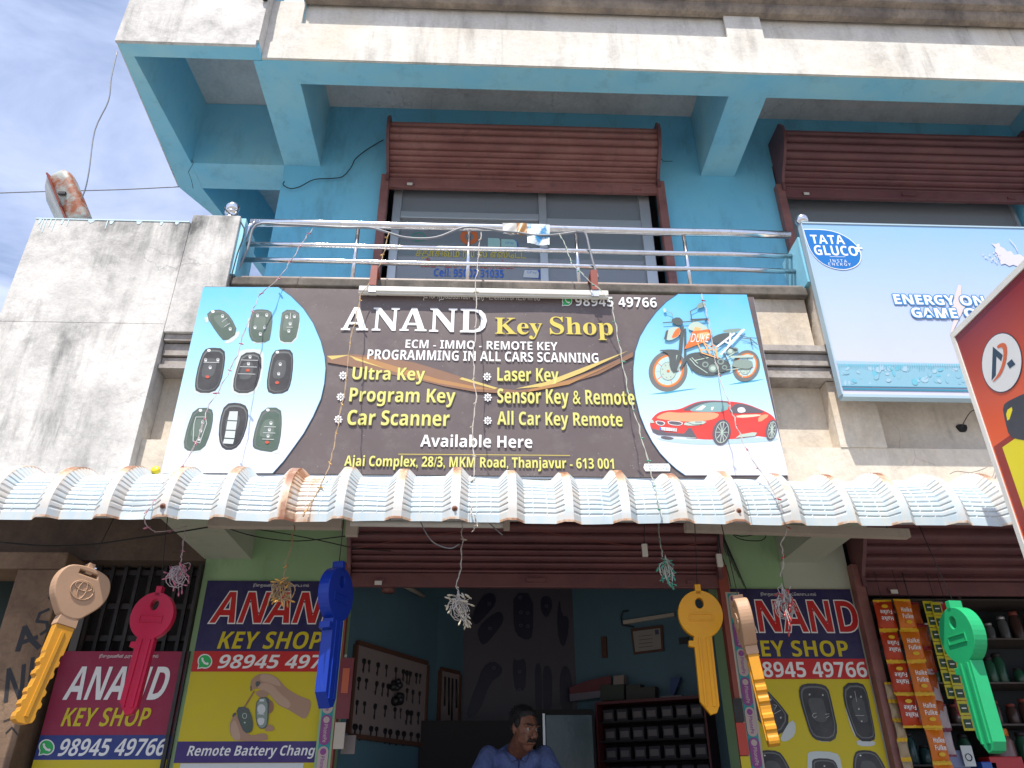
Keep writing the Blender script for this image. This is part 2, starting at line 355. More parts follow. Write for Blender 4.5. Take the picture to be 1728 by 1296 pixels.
g.build('parapet_cornice', plaster('stained_cornice', (0.40, 0.33, 0.26), (0.20, 0.17, 0.15), (0.05, 0.045, 0.045), 0.8, 4, 61.0), B)
g = G(); g.prism([(-2.71, 3.79, H), (-1.70, 3.79, H), (-1.70, 3.814, H), (-2.71, 3.814, H)], (0, 0, 1.1)); g.prism([(-2.71, 3.815, H+0.01), (-2.70, 3.815, H+0.01), (-2.755, 5.3, H+0.01), (-2.765, 5.3, H+0.01)], (0, 0, 1.1))
g.box(-1.70, -1.684, 3.79, 3.92, H+.05, 7.5)
g.build('corner_parapet', concL, B)
g = G(); g.tube([(-1.70, 3.77, 6.95), (-1.705, 3.775, 7.2), (-1.70, 3.77, 7.55)], 0.022, 8); g.build('drain_pipe', darkm, B)

# --- balcony parapet
g = G(); g.box(-1.86, 5.6, 4.0, 4.12, 3.0, 4.36); g.box(-1.56, 2.02, 3.92, 4.0, 3.99, 4.36); g.build('balcony_parapet', concW, B)
g = G(); g.box(-1.86, 5.6, 3.91, 3.999, 3.0, 3.335); g.box(2.03, 2.30, 3.905, 3.999, 3.336, 3.76); g.box(3.7, 3.95, 3.905, 3.999, 3.336, 3.76); g.build('lower_band', concW, B)
g = G()
for z0, z1, y in ((3.945, 3.985, 3.86), (3.86, 3.935, 3.885), (3.80, 3.85, 3.90), (3.765, 3.79, 3.87)): g.box(-1.855, 5.6, y, 3.999, z0, z1)
g.build('cornice_moulding', plaster('weathered_moulding', (0.50, 0.46, 0.42), (0.33, 0.29, 0.26), (0.06, 0.05, 0.05), 0.8, 5, 81.0), B)
g = G(); g.box(-1.55, 2.03, 3.87, 4.15, 4.361, 4.42, bev=0.008); g.build('coping', concD, B)
# left solid wall, upper and lower face with a joint between
g = G(); g.box(-2.82, -1.861, 3.84, 4.05, 4.043, 4.81, bev=0.004); g.box(-2.83, -1.861, 3.842, 4.05, 4.0401, 4.0429); g.box(-2.85, -1.861, 3.838, 4.05, 2.95, 4.0400, bev=0.002); g.build('side_parapet', concL, B)
g = G(); g.box(-1.86, -1.56, 3.84, 4.10, 3.99, 4.875, bev=0.006); g.build('pilaster', concL, B)
bx('painted_pilaster_side', blueb, B, -1.5595, -1.53, 3.86, 4.10, 4.43, 4.87)
g = G(); g.box(2.05, 2.28, 3.80, 4.10, 3.99, 4.79, bev=0.005); g.build('pilaster', concW, B)
bx('painted_pilaster_side', blueb, B, 2.02, 2.0495, 3.82, 4.10, 4.43, 4.785)
# blue paint run over the top edge
g = G(); random.seed(4)
for x, dz, wd in ((-2.80, .03, .02), (-2.775, .07, .008), (-2.755, .10, .006), (-2.73, .05, .010), (-2.70, .085, .006), (-2.66, .03, .016), (-2.62, .045, .007), (-2.50, .012, .05), (-2.38, .06, .007), (-2.365, .02, .03), (-2.2, .015, .04), (-2.05, .02, .02), (-1.96, .012, .03)):
    g.prism([(x, 3.8375, 4.811), (x+wd, 3.8375, 4.811), (x+wd*.7, 3.8375, 4.805-dz), (x+wd*.4, 3.8375, 4.80-dz), (x+wd*.2, 3.8375, 4.805-dz)], (0, 0.003, 0))
g.box(-2.82, -1.87, 3.836, 4.05, 4.8105, 4.818); g.build('paint_runs', mat('pale_blue_paint_run', (0.52, 0.66, 0.70), 0.7), B)
# balcony slab, ground beams
bx('balcony_slab', soff, B, -2.85, 5.6, 4.122, 5.0, 3.3, 3.44)
bx('balcony_edge_beam', soff, B, -2.84, 5.6, 4.05, 4.25, 3.001, 3.299)
for x0, x1, m in ((-1.79, -1.49, greenp), (2.0, 2.25, greenp), (4.9, 5.2, greenp)): bx('balcony_beam', m, B, x0, x1, 3.93, 4.999, 2.985, 3.298)
# ground storey columns and walls
bx('column', green, B, -1.78, -0.855, WY, WY+0.3, 0.78, 3.3)
g = G(); g.box(1.58, 2.0, WY, WY+0.3, 0.78, 3.3); g.build('column', green, B)
g = G(); g.box(2.0005, 2.45, WY-0.004, WY+0.3, 0.78, 3.3); g.build('column', greenp, B)
bx('lintel_wall', brownd, B, -0.855, 1.58, WY+0.16, WY+0.3, 3.02, 3.3)
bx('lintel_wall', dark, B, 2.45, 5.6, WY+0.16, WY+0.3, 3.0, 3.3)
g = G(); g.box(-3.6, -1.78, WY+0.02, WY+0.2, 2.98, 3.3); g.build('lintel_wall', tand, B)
g = G(); g.box(-2.86, -2.58, WY-0.16, WY+0.15, 0.78, 2.87, bev=0.01); g.build('graffiti_pillar', tan, B)
g = G(); g.box(-3.8, -2.58, WY-0.16, WY+0.15, 2.871, 2.979, bev=0.01); g.build('pillar_lintel', tan, B)
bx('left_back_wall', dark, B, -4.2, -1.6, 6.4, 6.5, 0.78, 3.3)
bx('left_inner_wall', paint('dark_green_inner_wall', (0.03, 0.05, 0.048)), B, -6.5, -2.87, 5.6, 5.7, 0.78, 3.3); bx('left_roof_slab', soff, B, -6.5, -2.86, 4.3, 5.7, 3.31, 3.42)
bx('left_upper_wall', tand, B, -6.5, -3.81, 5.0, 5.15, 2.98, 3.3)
# graffiti strokes on the pillar
a = Art(('Y', WY-0.16), z=lambda x, y: (x/2.97, 860+y/2.97)); gp = mat('black_spray_paint', (0.015, 0.015, 0.02), 0.6)
for st, wd in ((([(90, 705), (125, 590), (160, 655), (195, 690)]), 26), (([(105, 668), (185, 640)]), 22), (([(245, 500), (200, 520), (185, 560), (235, 565), (240, 600), (205, 625)]), 15),
        (([(245, 440), (285, 485)]), 11), (([(270, 405), (262, 450)]), 10), (([(30, 960), (45, 800), (105, 960), (120, 780)]), 20), (([(165, 745), (145, 900)]), 18), (([(130, 960), (125, 985)]), 20), (([(20, 1060), (100, 1030)]), 6), (([(30, 1120), (60, 1090), (90, 1130)]), 6)):
    a.line(st, wd, gp)
a.build('graffiti', B)

# --- interior of the key shop
IY = 6.6
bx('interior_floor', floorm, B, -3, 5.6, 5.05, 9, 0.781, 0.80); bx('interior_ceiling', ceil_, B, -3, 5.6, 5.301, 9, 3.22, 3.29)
def wallseg(p, q, m, name='interior_wall'):
    d = Vector((q[0]-p[0], q[1]-p[1], 0)); n = Vector((-d.y, d.x, 0)).normalized()*0.06
    g = G(); g.prism([(p[0], p[1], 0.8), (q[0], q[1], 0.8), (q[0]+n.x, q[1]+n.y, 0.8), (p[0]+n.x, p[1]+n.y, 0.8)], (0, 0, 2.42)); return g.build(name, m, B)
LW0, LW1 = (-0.97, 5.02), (-0.33, 6.3)
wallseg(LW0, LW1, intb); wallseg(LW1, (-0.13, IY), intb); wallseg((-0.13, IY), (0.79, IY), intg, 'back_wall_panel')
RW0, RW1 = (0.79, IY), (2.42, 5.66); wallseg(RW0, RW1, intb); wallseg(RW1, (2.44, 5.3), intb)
# upper rooms behind the windows
rm = paint('upper_room_paint', (0.10, 0.11, 0.12)); rm2 = paint('upper_room_beige', (0.36, 0.33, 0.28))
bx('upper_room_back', rm, B, -1.5, 5.5, 7.4, 7.5, 3.44, 7.2); bx('upper_room_floor', rm, B, -1.5, 5.5, 5.0, 7.4, 3.441, 3.46)
bx('upper_partition', rm2, B, 2.05, 2.12, 5.22, 7.4, 3.46, 7.2)
g = G(); g.box(2.6, 4.6, 5.5, 7.3, 6.32, 6.40); g.box(2.6, 4.45, 5.42, 5.5, 6.15, 6.33); g.box(4.45, 4.75, 5.4, 7.3, 3.5, 6.4); g.build('upper_room_pelmet', rm2, B)

# --- roller shutters: each one a part of the building with its slats as sub-parts
def shutter(x0, x1, ztop, zbot, bulge, m, mg, gz0, nslat, guidez, y0=WY, hood=True):
    S = bpy.data.objects.new('roller_shutter', None); C.objects.link(S); S.parent = B; ORG[S.name] = ORG[B.name]
    def yb(z):
        t = (z-zbot)/(ztop-zbot); return y0-0.03-bulge*math.sin(min(1, max(0, (t-0.25)/0.75))*math.pi*0.62)
    random.seed(int(x0*10)+nslat); hts = [(1.35 if i > nslat*0.5 else 0.75)*random.uniform(0.9, 1.1) for i in range(nslat)]; tot = sum(hts); z = zbot+0.09
    for i in range(nslat):
        h = hts[i]*(ztop-zbot-0.09)/tot; n = 7; pr = []
        for k in range(n+1):
            zz = z+h*k/n; t = k/n
            pr.append((yb(zz)-0.022*math.sin(math.pi*min(1, t/0.8))**0.8*(1 if t < 0.8 else 0), zz))
        pr = [(y+0.010*(1 if k in (0, n) else 0), zz) for k, (y, zz) in enumerate(pr)]
        g = G(); k = len(pr); ja, jb, jc_ = [random.uniform(-.004, .004) for _ in range(3)]; vs = [(x, y+dj*0.8, zz+dj) for x, dj in ((x0, ja), (x1, jb)) for y, zz in pr]; g.add(vs, [(q, q+1, q+1+k, q+k) for q in range(k-1)], 0, True)
        sg = random.uniform(-.004, .004)
        vs2 = [(x, y+0.006, zz) for x in (x0, x1) for y, zz in pr]; g.add(vs2, [(q+k, q+1+k, q+1, q) for q in range(k-1)], 0, True)
        g.build('slat', m, S); z += h
    g = G(); g.box(x0, x1, yb(zbot)-0.025, yb(zbot)+0.012, zbot, zbot+0.088, bev=0.004)
    xm = (x0+x1)/2; g.box(xm-0.06, xm+0.06, yb(zbot)-0.045, yb(zbot)-0.026, zbot+0.03, zbot+0.055)
    for xx in (x0+0.16, x1-0.22): g.box(xx, xx+0.07, yb(zbot)-0.04, yb(zbot)-0.026, zbot+0.025, zbot+0.045)
    g.build('bottom_bar', m, S)
    g = G(); g.box(x0+0.17, x0+0.215, yb(zbot)-0.047, yb(zbot)-0.041, zbot+0.005, zbot+0.03); g.build('lock_tag', white, S)
    for xx in (x0, x1):
        g = G()
        if hood:
            pl = [(xx-0.012, y0+0.02, zbot+0.05)]
            for i in range(9):
                zz = zbot+0.05+(ztop+0.05-zbot-0.05)*i/8; pl.append((xx-0.012, yb(zz)-0.045-(0.02 if i < 8 else -0.02), zz))
            pl.append((xx-0.012, y0+0.02, ztop+0.06)); g.prism(pl, (0.024, 0, 0)); g.build('end_plate', brownd, S)
    for xx, s_ in ((x0, -1), (x1, 1)):
        g = G(); g.box(min(xx-0.012*s_, xx+0.055*s_), max(xx-0.012*s_, xx+0.055*s_), y0-0.07, y0-0.001, gz0, guidez, bev=0.004); g.build('guide_channel', mg, S)
    return S
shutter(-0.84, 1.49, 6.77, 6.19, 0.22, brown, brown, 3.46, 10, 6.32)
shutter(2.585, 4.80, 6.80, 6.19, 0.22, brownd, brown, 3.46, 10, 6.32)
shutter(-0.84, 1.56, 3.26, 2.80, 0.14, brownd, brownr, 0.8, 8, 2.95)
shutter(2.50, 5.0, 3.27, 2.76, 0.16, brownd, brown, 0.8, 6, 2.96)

# --- upper window in the middle: frame, panes, stickers as parts of the building's window
W = bpy.data.objects.new('window', None); C.objects.link(W); W.parent = B; ORG[W.name] = ORG[B.name]
wy = 5.06
for nm, a_ in (('frame', (-0.79, -0.72, wy-0.03, wy+0.03, 3.46, 6.3)), ('frame', (1.33, 1.42, wy-0.03, wy+0.03, 3.46, 6.3)), ('mullion', (0.455, 0.52, wy-0.035, wy+0.03, 3.46, 6.3)),
        ('transom', (-0.719, 0.454, wy-0.03, wy+0.025, 5.93, 6.0)), ('transom', (0.521, 1.329, wy-0.025, wy+0.03, 5.86, 5.96)), ('mullion', (-0.58, -0.54, wy+0.05, wy+0.08, 3.5, 5.75)), ('mullion', (0.70, 0.745, wy+0.04, wy+0.07, 3.5, 5.75)), ('sill', (-0.79, 1.42, wy-0.04, wy+0.05, 3.46, 3.54))):
    bx(nm, alu, W, *a_, bev=0.004)
for x0, x1, z0, z1 in ((-0.72, 0.455, 3.54, 5.93), (0.52, 1.33, 3.54, 5.86), (-0.72, 0.455, 6.0, 6.3), (0.52, 1.33, 5.96, 6.3)): bx('pane', glass, W, x0, x1, wy, wy+0.006, z0, z1)
yel = flat('yellow_vinyl', (0.62, 0.50, 0.02)); a = Art(('Y', wy-0.001), z=lambda x, y: (640+x/5.4, 360+y/5.4))
sblue = flat('blue_sticker', (0.03, 0.13, 0.55)); swh = flat('white_sticker', (0.62, 0.66, 0.66)); sred = flat('red_sticker', (0.5, 0.05, 0.03)); sgr = flat('teal_sticker', (0.0, 0.25, 0.17)); sor = flat('orange_sticker', (0.55, 0.13, 0.03)); smint = flat('mint_sticker', (0.33, 0.55, 0.52))
a.text('சதாசிவம் ரியல் எஸ்ேடட்', (330, 418), (1338, 335), yel, 0.03)
a.text('வீடு மைன வாங்க', (370, 490), (1220, 425), sred, 0.02)
a.text('Cell: 95002 31035', (497, 575), (1135, 512), sblue, 0.03)
a.build('lettering_sticker', W); a = Art(('Y', wy-0.001), z=lambda x, y: (640+x/5.4, 360+y/5.4)); a.ring((357, 215), 62, 8, sgr, 42); a.text('சிவம்', (320, 232), (395, 200), sgr, 0.02)
a.build('oval_sticker', W); a = Art(('Y', wy-0.001), z=lambda x, y: (640+x/5.4, 360+y/5.4)); a.ring((820, 215), 82, 40, sor, 72); a.build('orange_sticker', W); a = Art(('Y', wy-0.001), z=lambda x, y: (640+x/5.4, 360+y/5.4)); a.poly([(990, 225), (1090, 228), (1102, 250), (1100, 315), (990, 310)], smint); a.poly([(1112, 235), (1235, 240), (1262, 265), (1270, 315), (1112, 312)], sblue); a.poly([(1112, 235), (1225, 240), (1250, 260), (1255, 315), (1112, 312)], smint); a.text('GPay', (1150, 285), (1225, 260), sblue, 0.0)
a.build('payment_sticker', W); a = Art(('Y', wy-0.001), z=lambda x, y: (640+x/5.4, 360+y/5.4)); a.poly([(1325, 515), (1475, 517), (1477, 598), (1310, 585)], sblue); a.poly([(1325, 518), (1440, 520), (1455, 545), (1450, 590), (1310, 583)], swh); a.text('GPay', (1345, 555), (1435, 528), sblue, 0.0)
a.build('payment_sticker', W)
o = bx('lightening_panel', flat('pale_lightening_panel', (0.33, 0.38, 0.42)), W, -0.53, 0.44, wy+0.02, wy+0.024, 4.2, 5.36)  # panel added behind the glass to lighten the lower left pane
# right upper window
W2 = bpy.data.objects.new('window', None); C.objects.link(W2); W2.parent = B; ORG[W2.name] = ORG[B.name]
bx('pane', glass, W2, 2.60, 4.70, 5.10, 5.106, 3.5, 6.3)
bx('pelmet', rm2, W2, 2.62, 4.40, 5.112, 5.20, 6.10, 6.19); bx('curtain', paint('grey_brown_curtain', (0.20, 0.18, 0.185)), W2, 2.62, 4.40, 5.21, 5.22, 3.6, 6.4); bx('side_panel', rm2, W2, 4.405, 4.69, 5.112, 5.30, 3.6, 6.4)
for x in (2.58, 4.70): bx('frame', alu, W2, x, x+0.03, 5.08, 5.13, 3.46, 6.3)
# grille of the left bay
S = bpy.data.objects.new('folding_grille', None); C.objects.link(S); S.parent = B; ORG[S.name] = ORG[B.name]
g0 = None
for i in range(9):
    x = -2.52+i*0.085
    if g0 is None: g0 = bx('grille_bar', darkm, S, x, x+0.022, 5.14, 5.16, 0.8, 3.0)
    else: copy(g0, (i*0.085, 0, 0), S)
for z in (2.92, 2.70, 2.5, 1.9): bx('grille_rail', darkm, S, -2.53, -1.80, 5.16, 5.185, z, z+0.035)
bx('grille_backing', dark, S, -2.56, -1.79, 5.2, 5.22, 0.8, 3.0)
bx('grille_post', darkm, B, -1.805, -1.785, 4.96, 5.02, 0.8, 2.95)
g = G()
for i in range(7): g.tube([(1.60+i*0.001, 4.99-i*0.004, 3.25), (1.64+0.02*i, 4.97, 3.02-0.05*i)], 0.002, 4)
g.build('loose_wires', black, B)

# =================================================================== AWNING
rusts = mat('corrugated_sheet', (0.60, 0.69, 0.71), 0.42, 0.0, 0.5)
def awmat(m):
    n = m.node_tree; at_ = node(m, 'ShaderNodeAttribute', attribute_name='rust')
    c = mixc(m, rng(m, noise(m, 4, 6, 0.6), 0.3, 0.7), (0.50, 0.58, 0.61), (0.40, 0.49, 0.54))
    c = mixc(m, rng(m, noise(m, 30, 6, 0.7, (1, 1, .3)), 0.42, 0.75, 0, 0.6), c, (0.62, 0.57, 0.48))
    r1 = rng(m, noise(m, 7, 8, 0.7, (1, .6, .6)), 0.32, 0.58); f = mul(m, r1, at_.outputs['Fac'])
    c = mixc(m, rng(m, f, 0.08, 0.5), c, (0.60, 0.42, 0.28)); c = mixc(m, rng(m, f, 0.34, 0.8), c, (0.24, 0.095, 0.045)); setc(m, c)
awmat(rusts)
PITCHX = 0.256; RIB0 = at(768, 853, 3.31).x; YC, ZC, RA = 3.585, 2.705, 0.27
def rib(x):
    u = (x-RIB0) % PITCHX; u = min(u, PITCHX-u); h = 0.040
    return (h, 1.0, 0.0) if u < 0.021 else ((h*(0.058-u)/0.037, 0.6, 1.0) if u < 0.058 else (0.0, 0.0, 0.55))
AW = thing('corrugated_awning', 'pale blue corrugated metal awning with rusty ribs and crimped curved edge below the banner', 'awning', (0.2, 3.7, 2.7))
cuts = [-3.0, RIB0-5*PITCHX+0.066, RIB0+0.066, RIB0+5*PITCHX+0.066, RIB0+10*PITCHX+0.066, 5.2]
us = [-0.021, -0.016, 0.0, 0.016, 0.021, 0.028, 0.04, 0.052, 0.058, 0.066, 0.09, 0.0925, 0.099, 0.1015, 0.128, 0.154, 0.1565, 0.163, 0.1655, 0.18, 0.19, 0.198, 0.204, 0.216, 0.228]
random.seed(2)
for si in range(5):
    xa, xb = cuts[si], cuts[si+1]; xs = set([xa, xb])
    for k in range(-13, 22):
        for u in us:
            x = RIB0+k*PITCHX+u
            if xa+0.002 < x < xb-0.002: xs.add(round(x, 5))
    xs = sorted(xs); lift = 0.004*(si % 2); rows = []
    nar = 118
    for j in range(nar+1):
        s_ = j/nar*0.50
        if s_ < 0.03: y, z, ny, nz_ = YC-RA, ZC-0.03+s_, -1, 0
        else:
            th = (s_-0.03)/RA
            if th < math.pi/2: y, z, ny, nz_ = YC-RA*math.cos(th), ZC+RA*math.sin(th), -math.cos(th), math.sin(th)
            else: y, z, ny, nz_ = YC+(th-math.pi/2)*RA, ZC+RA, 0, 1
        cr = max(0.0, math.cos(2*math.pi*(s_-0.045)/0.0262))**3 if s_ > 0.034 else 0
        rows.append((y, z, ny, nz_, cr, s_))
    for k in range(3): rows.append((rows[-1][0]+0.08, ZC+RA+0.005*(k+1), 0, 1, 0, 0.7))
    g = G(); vs = []; rr = []
    for (y, z, ny, nz_, cr, s_) in rows:
        for x in xs:
            h, rb, ca = rib(x); uu = (x-RIB0) % PITCHX
            gap = 1.0 if not any(abs(uu-q) < 0.003 for q in (0.096, 0.16)) else -0.2
            wob = 0.0035*math.sin(x*9.1+s_*7)+0.003*math.sin(x*4.3+s_*3+si)+0.002*math.sin(x*23+s_*11)-0.018*math.exp(-((x-0.62)**2+(s_-0.12)**2)/0.004)-0.014*math.exp(-((x+1.55)**2+(s_-0.05)**2)/0.003)-0.012*math.exp(-((x-1.9)**2+(s_-0.2)**2)/0.003)
            d = h*(1+0.12*math.sin(round((x-RIB0)/PITCHX)*2.7))+lift+wob-cr*(0.0085 if ca == 1.0 else 0.0056)*(gap if ca == 0.55 else 1)*(1 if ca > 0 else 0)
            vs.append((x, y+ny*d, z+nz_*d-(0.004*math.sin(x*5.3) if s_ < 0.04 else 0)))
            rr.append(min(1, (0.25+0.95*max(0, min(1, (s_-0.12)/0.3)) if rb > 0.9 else (0.30*rb+0.06)) + (0.5 if s_ < 0.012 and rb > 0.5 else 0)+(0.5 if abs(x+0.82) < 0.07 and si == 1 else 0)))
    nx = len(xs); fs = [(j*nx+i, j*nx+i+1, (j+1)*nx+i+1, (j+1)*nx+i) for j in range(len(rows)-1) for i in range(nx-1)]
    g.add(vs, fs, 0, False); o = g.build('roofing_sheet', rusts, AW)
    at_ = o.data.attributes.new('rust', 'FLOAT', 'POINT'); at_.data.foreach_set('value', rr)
screw = None
for k in (-10, -5, 0, 5, 10):
    x = RIB0+k*PITCHX
    g = G(); g.lathe([(0.011, 0), (0.013, 0.003), (0.010, 0.005), (0.0055, 0.006), (0.0055, 0.014), (0.001, 0.015)], 12, (x, YC-RA-0.040, ZC+0.02), axis=(0, -1, 0.05)); g.build('screw', mat('rusted_screw', (0.16, 0.06, 0.035), 0.7), AW)
g = G(); g.box(-3, 5.2, 3.44, 3.475, 2.76, 2.80); g.box(-3, 5.2, 3.475, 3.48, 2.76, 2.82); g.box(-3, 5.2, 3.86, 3.90, 2.96, 3.0); g.build('purlin', darkm, AW)
for x in (-2.3, -0.9, 0.95, 2.35, 3.6):
    g = G(); g.tube([(x, 3.46, 2.78), (x, 3.9, 2.98)], 0.016, 6); g.build('strut', darkm, AW)

# =================================================================== BANNER
BN = thing('shop_banner', 'wide brown and sky blue flex banner reading ANAND Key Shop above the corrugated awning', 'sign', (0, 3.82, 3.1))
BY = 3.80
bx('frame', alu, BN, -1.672, 1.652, BY+0.012, BY+0.045, 3.088, 4.295)
gm = mat('banner_blue_white_print', (1, 1, 1), 0.4); n_ = gm.node_tree
gg = node(gm, 'ShaderNodeNewGeometry'); sx = node(gm, 'ShaderNodeSeparateXYZ'); n_.links.new(gg.outputs['Position'], sx.inputs[0])
cr = node(gm, 'ShaderNodeValToRGB'); n_.links.new(rng(gm, sx.outputs[2], 3.15, 4.28), cr.inputs[0]); e = cr.color_ramp.elements
e[0].color = (0.66, 0.68, 0.76, 1); e[1].color = (0.10, 0.47, 0.80, 1); e[0].position = 0.12; q = e.new(0.5); q.color = (0.36, 0.66, 0.83, 1)
setc(gm, mixc(gm, rng(gm, noise(gm, 5, 8, 0.7), 0.45, 0.8, 0, 0.25), cr.outputs[0], (0.45, 0.44, 0.42)))
bbg = mat('banner_brown_print', (0.105, 0.08, 0.078), 0.35)
vor = node(bbg, 'ShaderNodeTexVoronoi'); vor.inputs['Scale'].default_value = 26; gg = node(bbg, 'ShaderNodeNewGeometry'); bbg.node_tree.links.new(gg.outputs['Position'], vor.inputs['Vector'])
c_ = mixc(bbg, rng(bbg, noise(bbg, 2.5, 6, 0.6), 0.3, 0.7), (0.105, 0.078, 0.076), (0.14, 0.108, 0.10))
c_ = mixc(bbg, rng(bbg, vor.outputs['Distance'], 0.05, 0.08, 0.7, 0.0), c_, (0.35, 0.33, 0.30)); setc(bbg, mixc(bbg, rng(bbg, noise(bbg, 9, 9, 0.75), 0.5, 0.8, 0, 0.35), c_, (0.27, 0.24, 0.22)))
# canvas with slight ripples
g = G(); nx, nz2 = 120, 40; vs = []
for j in range(nz2+1):
    for i in range(nx+1):
        x = -1.667+3.314*i/nx; z = 3.10+1.192*j/nz2; ed = min(1, min(i, nx-i)/6, min(j, nz2-j)/5)
        vs.append((x, BY+0.004+0.0022*ed*math.sin(x*7+z*2)+0.0015*ed*math.sin(x*2.3-z*5.1), z))
g.add(vs, [(j*(nx+1)+i, j*(nx+1)+i+1, (j+1)*(nx+1)+i+1, (j+1)*(nx+1)+i) for j in range(nz2) for i in range(nx)], 0, True); g.build('flex_sheet', bbg, BN)
z4 = lambda x, y: (250+x/3.085, 440+y/3.085); z5 = lambda x, y: (760+x/2.88, 440+y/2.88)
ban = ('Y', BY)
a = Art(ban, z4, start=0.0008)
Lc = [(288, 137), (680, 138), (745, 185), (810, 250), (860, 325), (900, 420), (920, 500), (925, 560), (918, 640), (900, 720), (860, 810), (810, 900), (760, 970), (705, 1045), (650, 1106), (66, 1106)]
a.poly(Lc, gm)
edge = flat('banner_edge_line', (0.03, 0.10, 0.18)); a.line(Lc[1:15], 4, edge)
a.build('printed_background', BN)
a = Art(ban, z5, start=0.0008)
Rc = [(1105, 162), (1050, 200), (1000, 250), (955, 310), (920, 370), (897, 440), (888, 520), (888, 590), (900, 670), (920, 750), (948, 820), (980, 880), (1018, 935), (1060, 980), (1100, 1015), (1140, 1043), (1642, 1043), (1440, 165)]
a.poly(Rc, gm); a.line(Rc[:16], 4, edge); a.build('printed_background', BN)
# swoosh
a = Art(ban, start=0.0009); sw1 = flat('swoosh_brown', (0.24, 0.125, 0.075)); sw2 = flat('swoosh_orange', (0.40, 0.20, 0.07)); sw3 = flat('swoosh_gold', (0.60, 0.46, 0.14))
a.poly([(552, 600), (600, 598), (650, 603), (700, 612), (750, 627), (790, 640), (840, 655), (875, 659), (920, 652), (960, 640), (1010, 622), (1068, 594), (1068, 602), (1010, 632), (960, 647), (905, 660), (850, 664), (800, 661), (750, 652), (700, 640), (650, 630), (600, 620), (553, 612)], sw1)
a.poly([(585, 600), (620, 604), (680, 622), (740, 640), (800, 652), (840, 658), (800, 657), (740, 647), (680, 632), (620, 614)], sw2)
a.poly([(552, 601), (590, 599), (560, 607)], sw3); a.poly([(590, 600), (650, 622), (600, 608)], sw3); a.poly([(870, 656), (920, 645), (980, 622), (1060, 592), (985, 628), (925, 652)], sw3); a.poly([(780, 637), (840, 655), (835, 657), (775, 640)], sw3); a.poly([(890, 662), (960, 649), (1040, 612), (965, 641), (895, 657)], sw2)
a.build('printed_swoosh', BN)
pw = flat('white_print', (0.80, 0.80, 0.79), dirt=0.15); py_ = flat('yellow_print', (0.66, 0.62, 0.17), dirt=0.25); pk = flat('black_print', (0.02, 0.018, 0.02)); pol = flat('olive_shadow_print', (0.13, 0.12, 0.02))
pg = flat('green_print', (0.02, 0.42, 0.10)); pr = flat('red_print', (0.55, 0.02, 0.015)); pgold = flat('gold_print', (0.62, 0.50, 0.09))
def line_(t, bl, tr, m, bold=0.02, shear=0.0, shadow=None, parent=BN, plane=ban, outline=None, space=1.0, st=0.0016, ow=0.03):
    a = Art(plane, start=st)
    if shadow: a.text(t, (bl[0]+0.5, bl[1]+0.7), (tr[0]+0.5, tr[1]+0.7), shadow, bold, shear, space, extra=0.018)
    if outline: a.text(t, bl, tr, outline, bold, shear, space, extra=0.028)
    a.text(t, bl, tr, m, bold, shear, space); return a.build('lettering', parent)
line_('இைறவனின் அருட்ெகாைடயால்', (714, 508), (911, 496), pw, 0.0)
line_('98945 49766', (971, 516.5), (1107, 502.5), pw, 0.035, space=1.05)
line_('ECM - IMMO - REMOTE KEY', (684, 587.5), (940.5, 577.5), pw, 0.012)
line_('PROGRAMMING IN ALL CARS SCANNING', (619.5, 606.5), (1009, 596), pw, 0.012)
for t, bl, tr in (('Ultra Key', (593, 647), (718, 620)), ('Program Key', (588, 685), (769, 657)), ('Car Scanner', (585, 717), (759, 694)), ('Laser Key', (839, 650), (942, 622)), ('Sensor Key & Remote', (839, 688), (1069, 659)), ('All Car Key Remote', (839, 724), (1049, 696))):
    line_(t, bl, tr, py_, 0.028, shadow=pol)
line_('Available Here', (709, 754), (898, 735), pw, 0.03)
line_('Ajai Complex, 28/3, MKM Road, Thanjavur - 613 001', (580, 792), (1035, 773), py_, 0.022, shadow=pol)
# ANAND in slab serif: strokes as polygons in a unit box (x 0..1, y 0..1 up)
SER = {'A': [[(0.0, 0), (0.34, 0), (0.34, .07), (0.245, .09), (0.285, .25), (.62, .25), (.665, .09), (.56, .07), (.56, 0), (1, 0), (1, .07), (.92, .09), (.60, 1), (.40, 1), (.08, .09), (0, .07)], [(.315, .35), (.45, .76), (.59, .35)]],
       'N': [[(0, 0), (.33, 0), (.33, .07), (.225, .09), (.225, .73), (.76, 0), (.90, 0), (.90, .91), (1, .93), (1, 1), (.68, 1), (.68, .93), (.785, .91), (.785, .36), (.27, 1), (0, 1), (0, .93), (.11, .91), (.11, .09), (0, .07)]],
       'D': [[(0, 0), (.55, 0), (.78, .06), (.93, .22), (1, .5), (.93, .78), (.78, .94), (.55, 1), (0, 1), (0, .93), (.11, .91), (.11, .09), (0, .07)], [(.33, .10), (.33, .90), (.52, .90), (.68, .82), (.76, .66), (.78, .5), (.76, .34), (.68, .18), (.52, .10)]]}
def curve_mesh(loops, extrude=0.0, bev=0.0, res=0):
    c = bpy.data.curves.new('c', 'CURVE'); c.dimensions = '2D'; c.fill_mode = 'BOTH'; c.extrude = extrude; c.bevel_depth = bev; c.bevel_resolution = res; c.offset = -bev
    for lp in loops:
        s = c.splines.new('POLY'); s.points.add(len(lp)-1); s.use_cyclic_u = True
        for i, p in enumerate(lp): s.points[i].co = (p[0], p[1], 0, 1)
    o = bpy.data.objects.new('c', c); me = o.to_mesh(); v = [tuple(p.co) for p in me.vertices]; f = [list(p.vertices) for p in me.polygons]
    o.to_mesh_clear(); bpy.data.objects.remove(o); bpy.data.curves.remove(c); return v, f
a = Art(ban, start=0.0016)
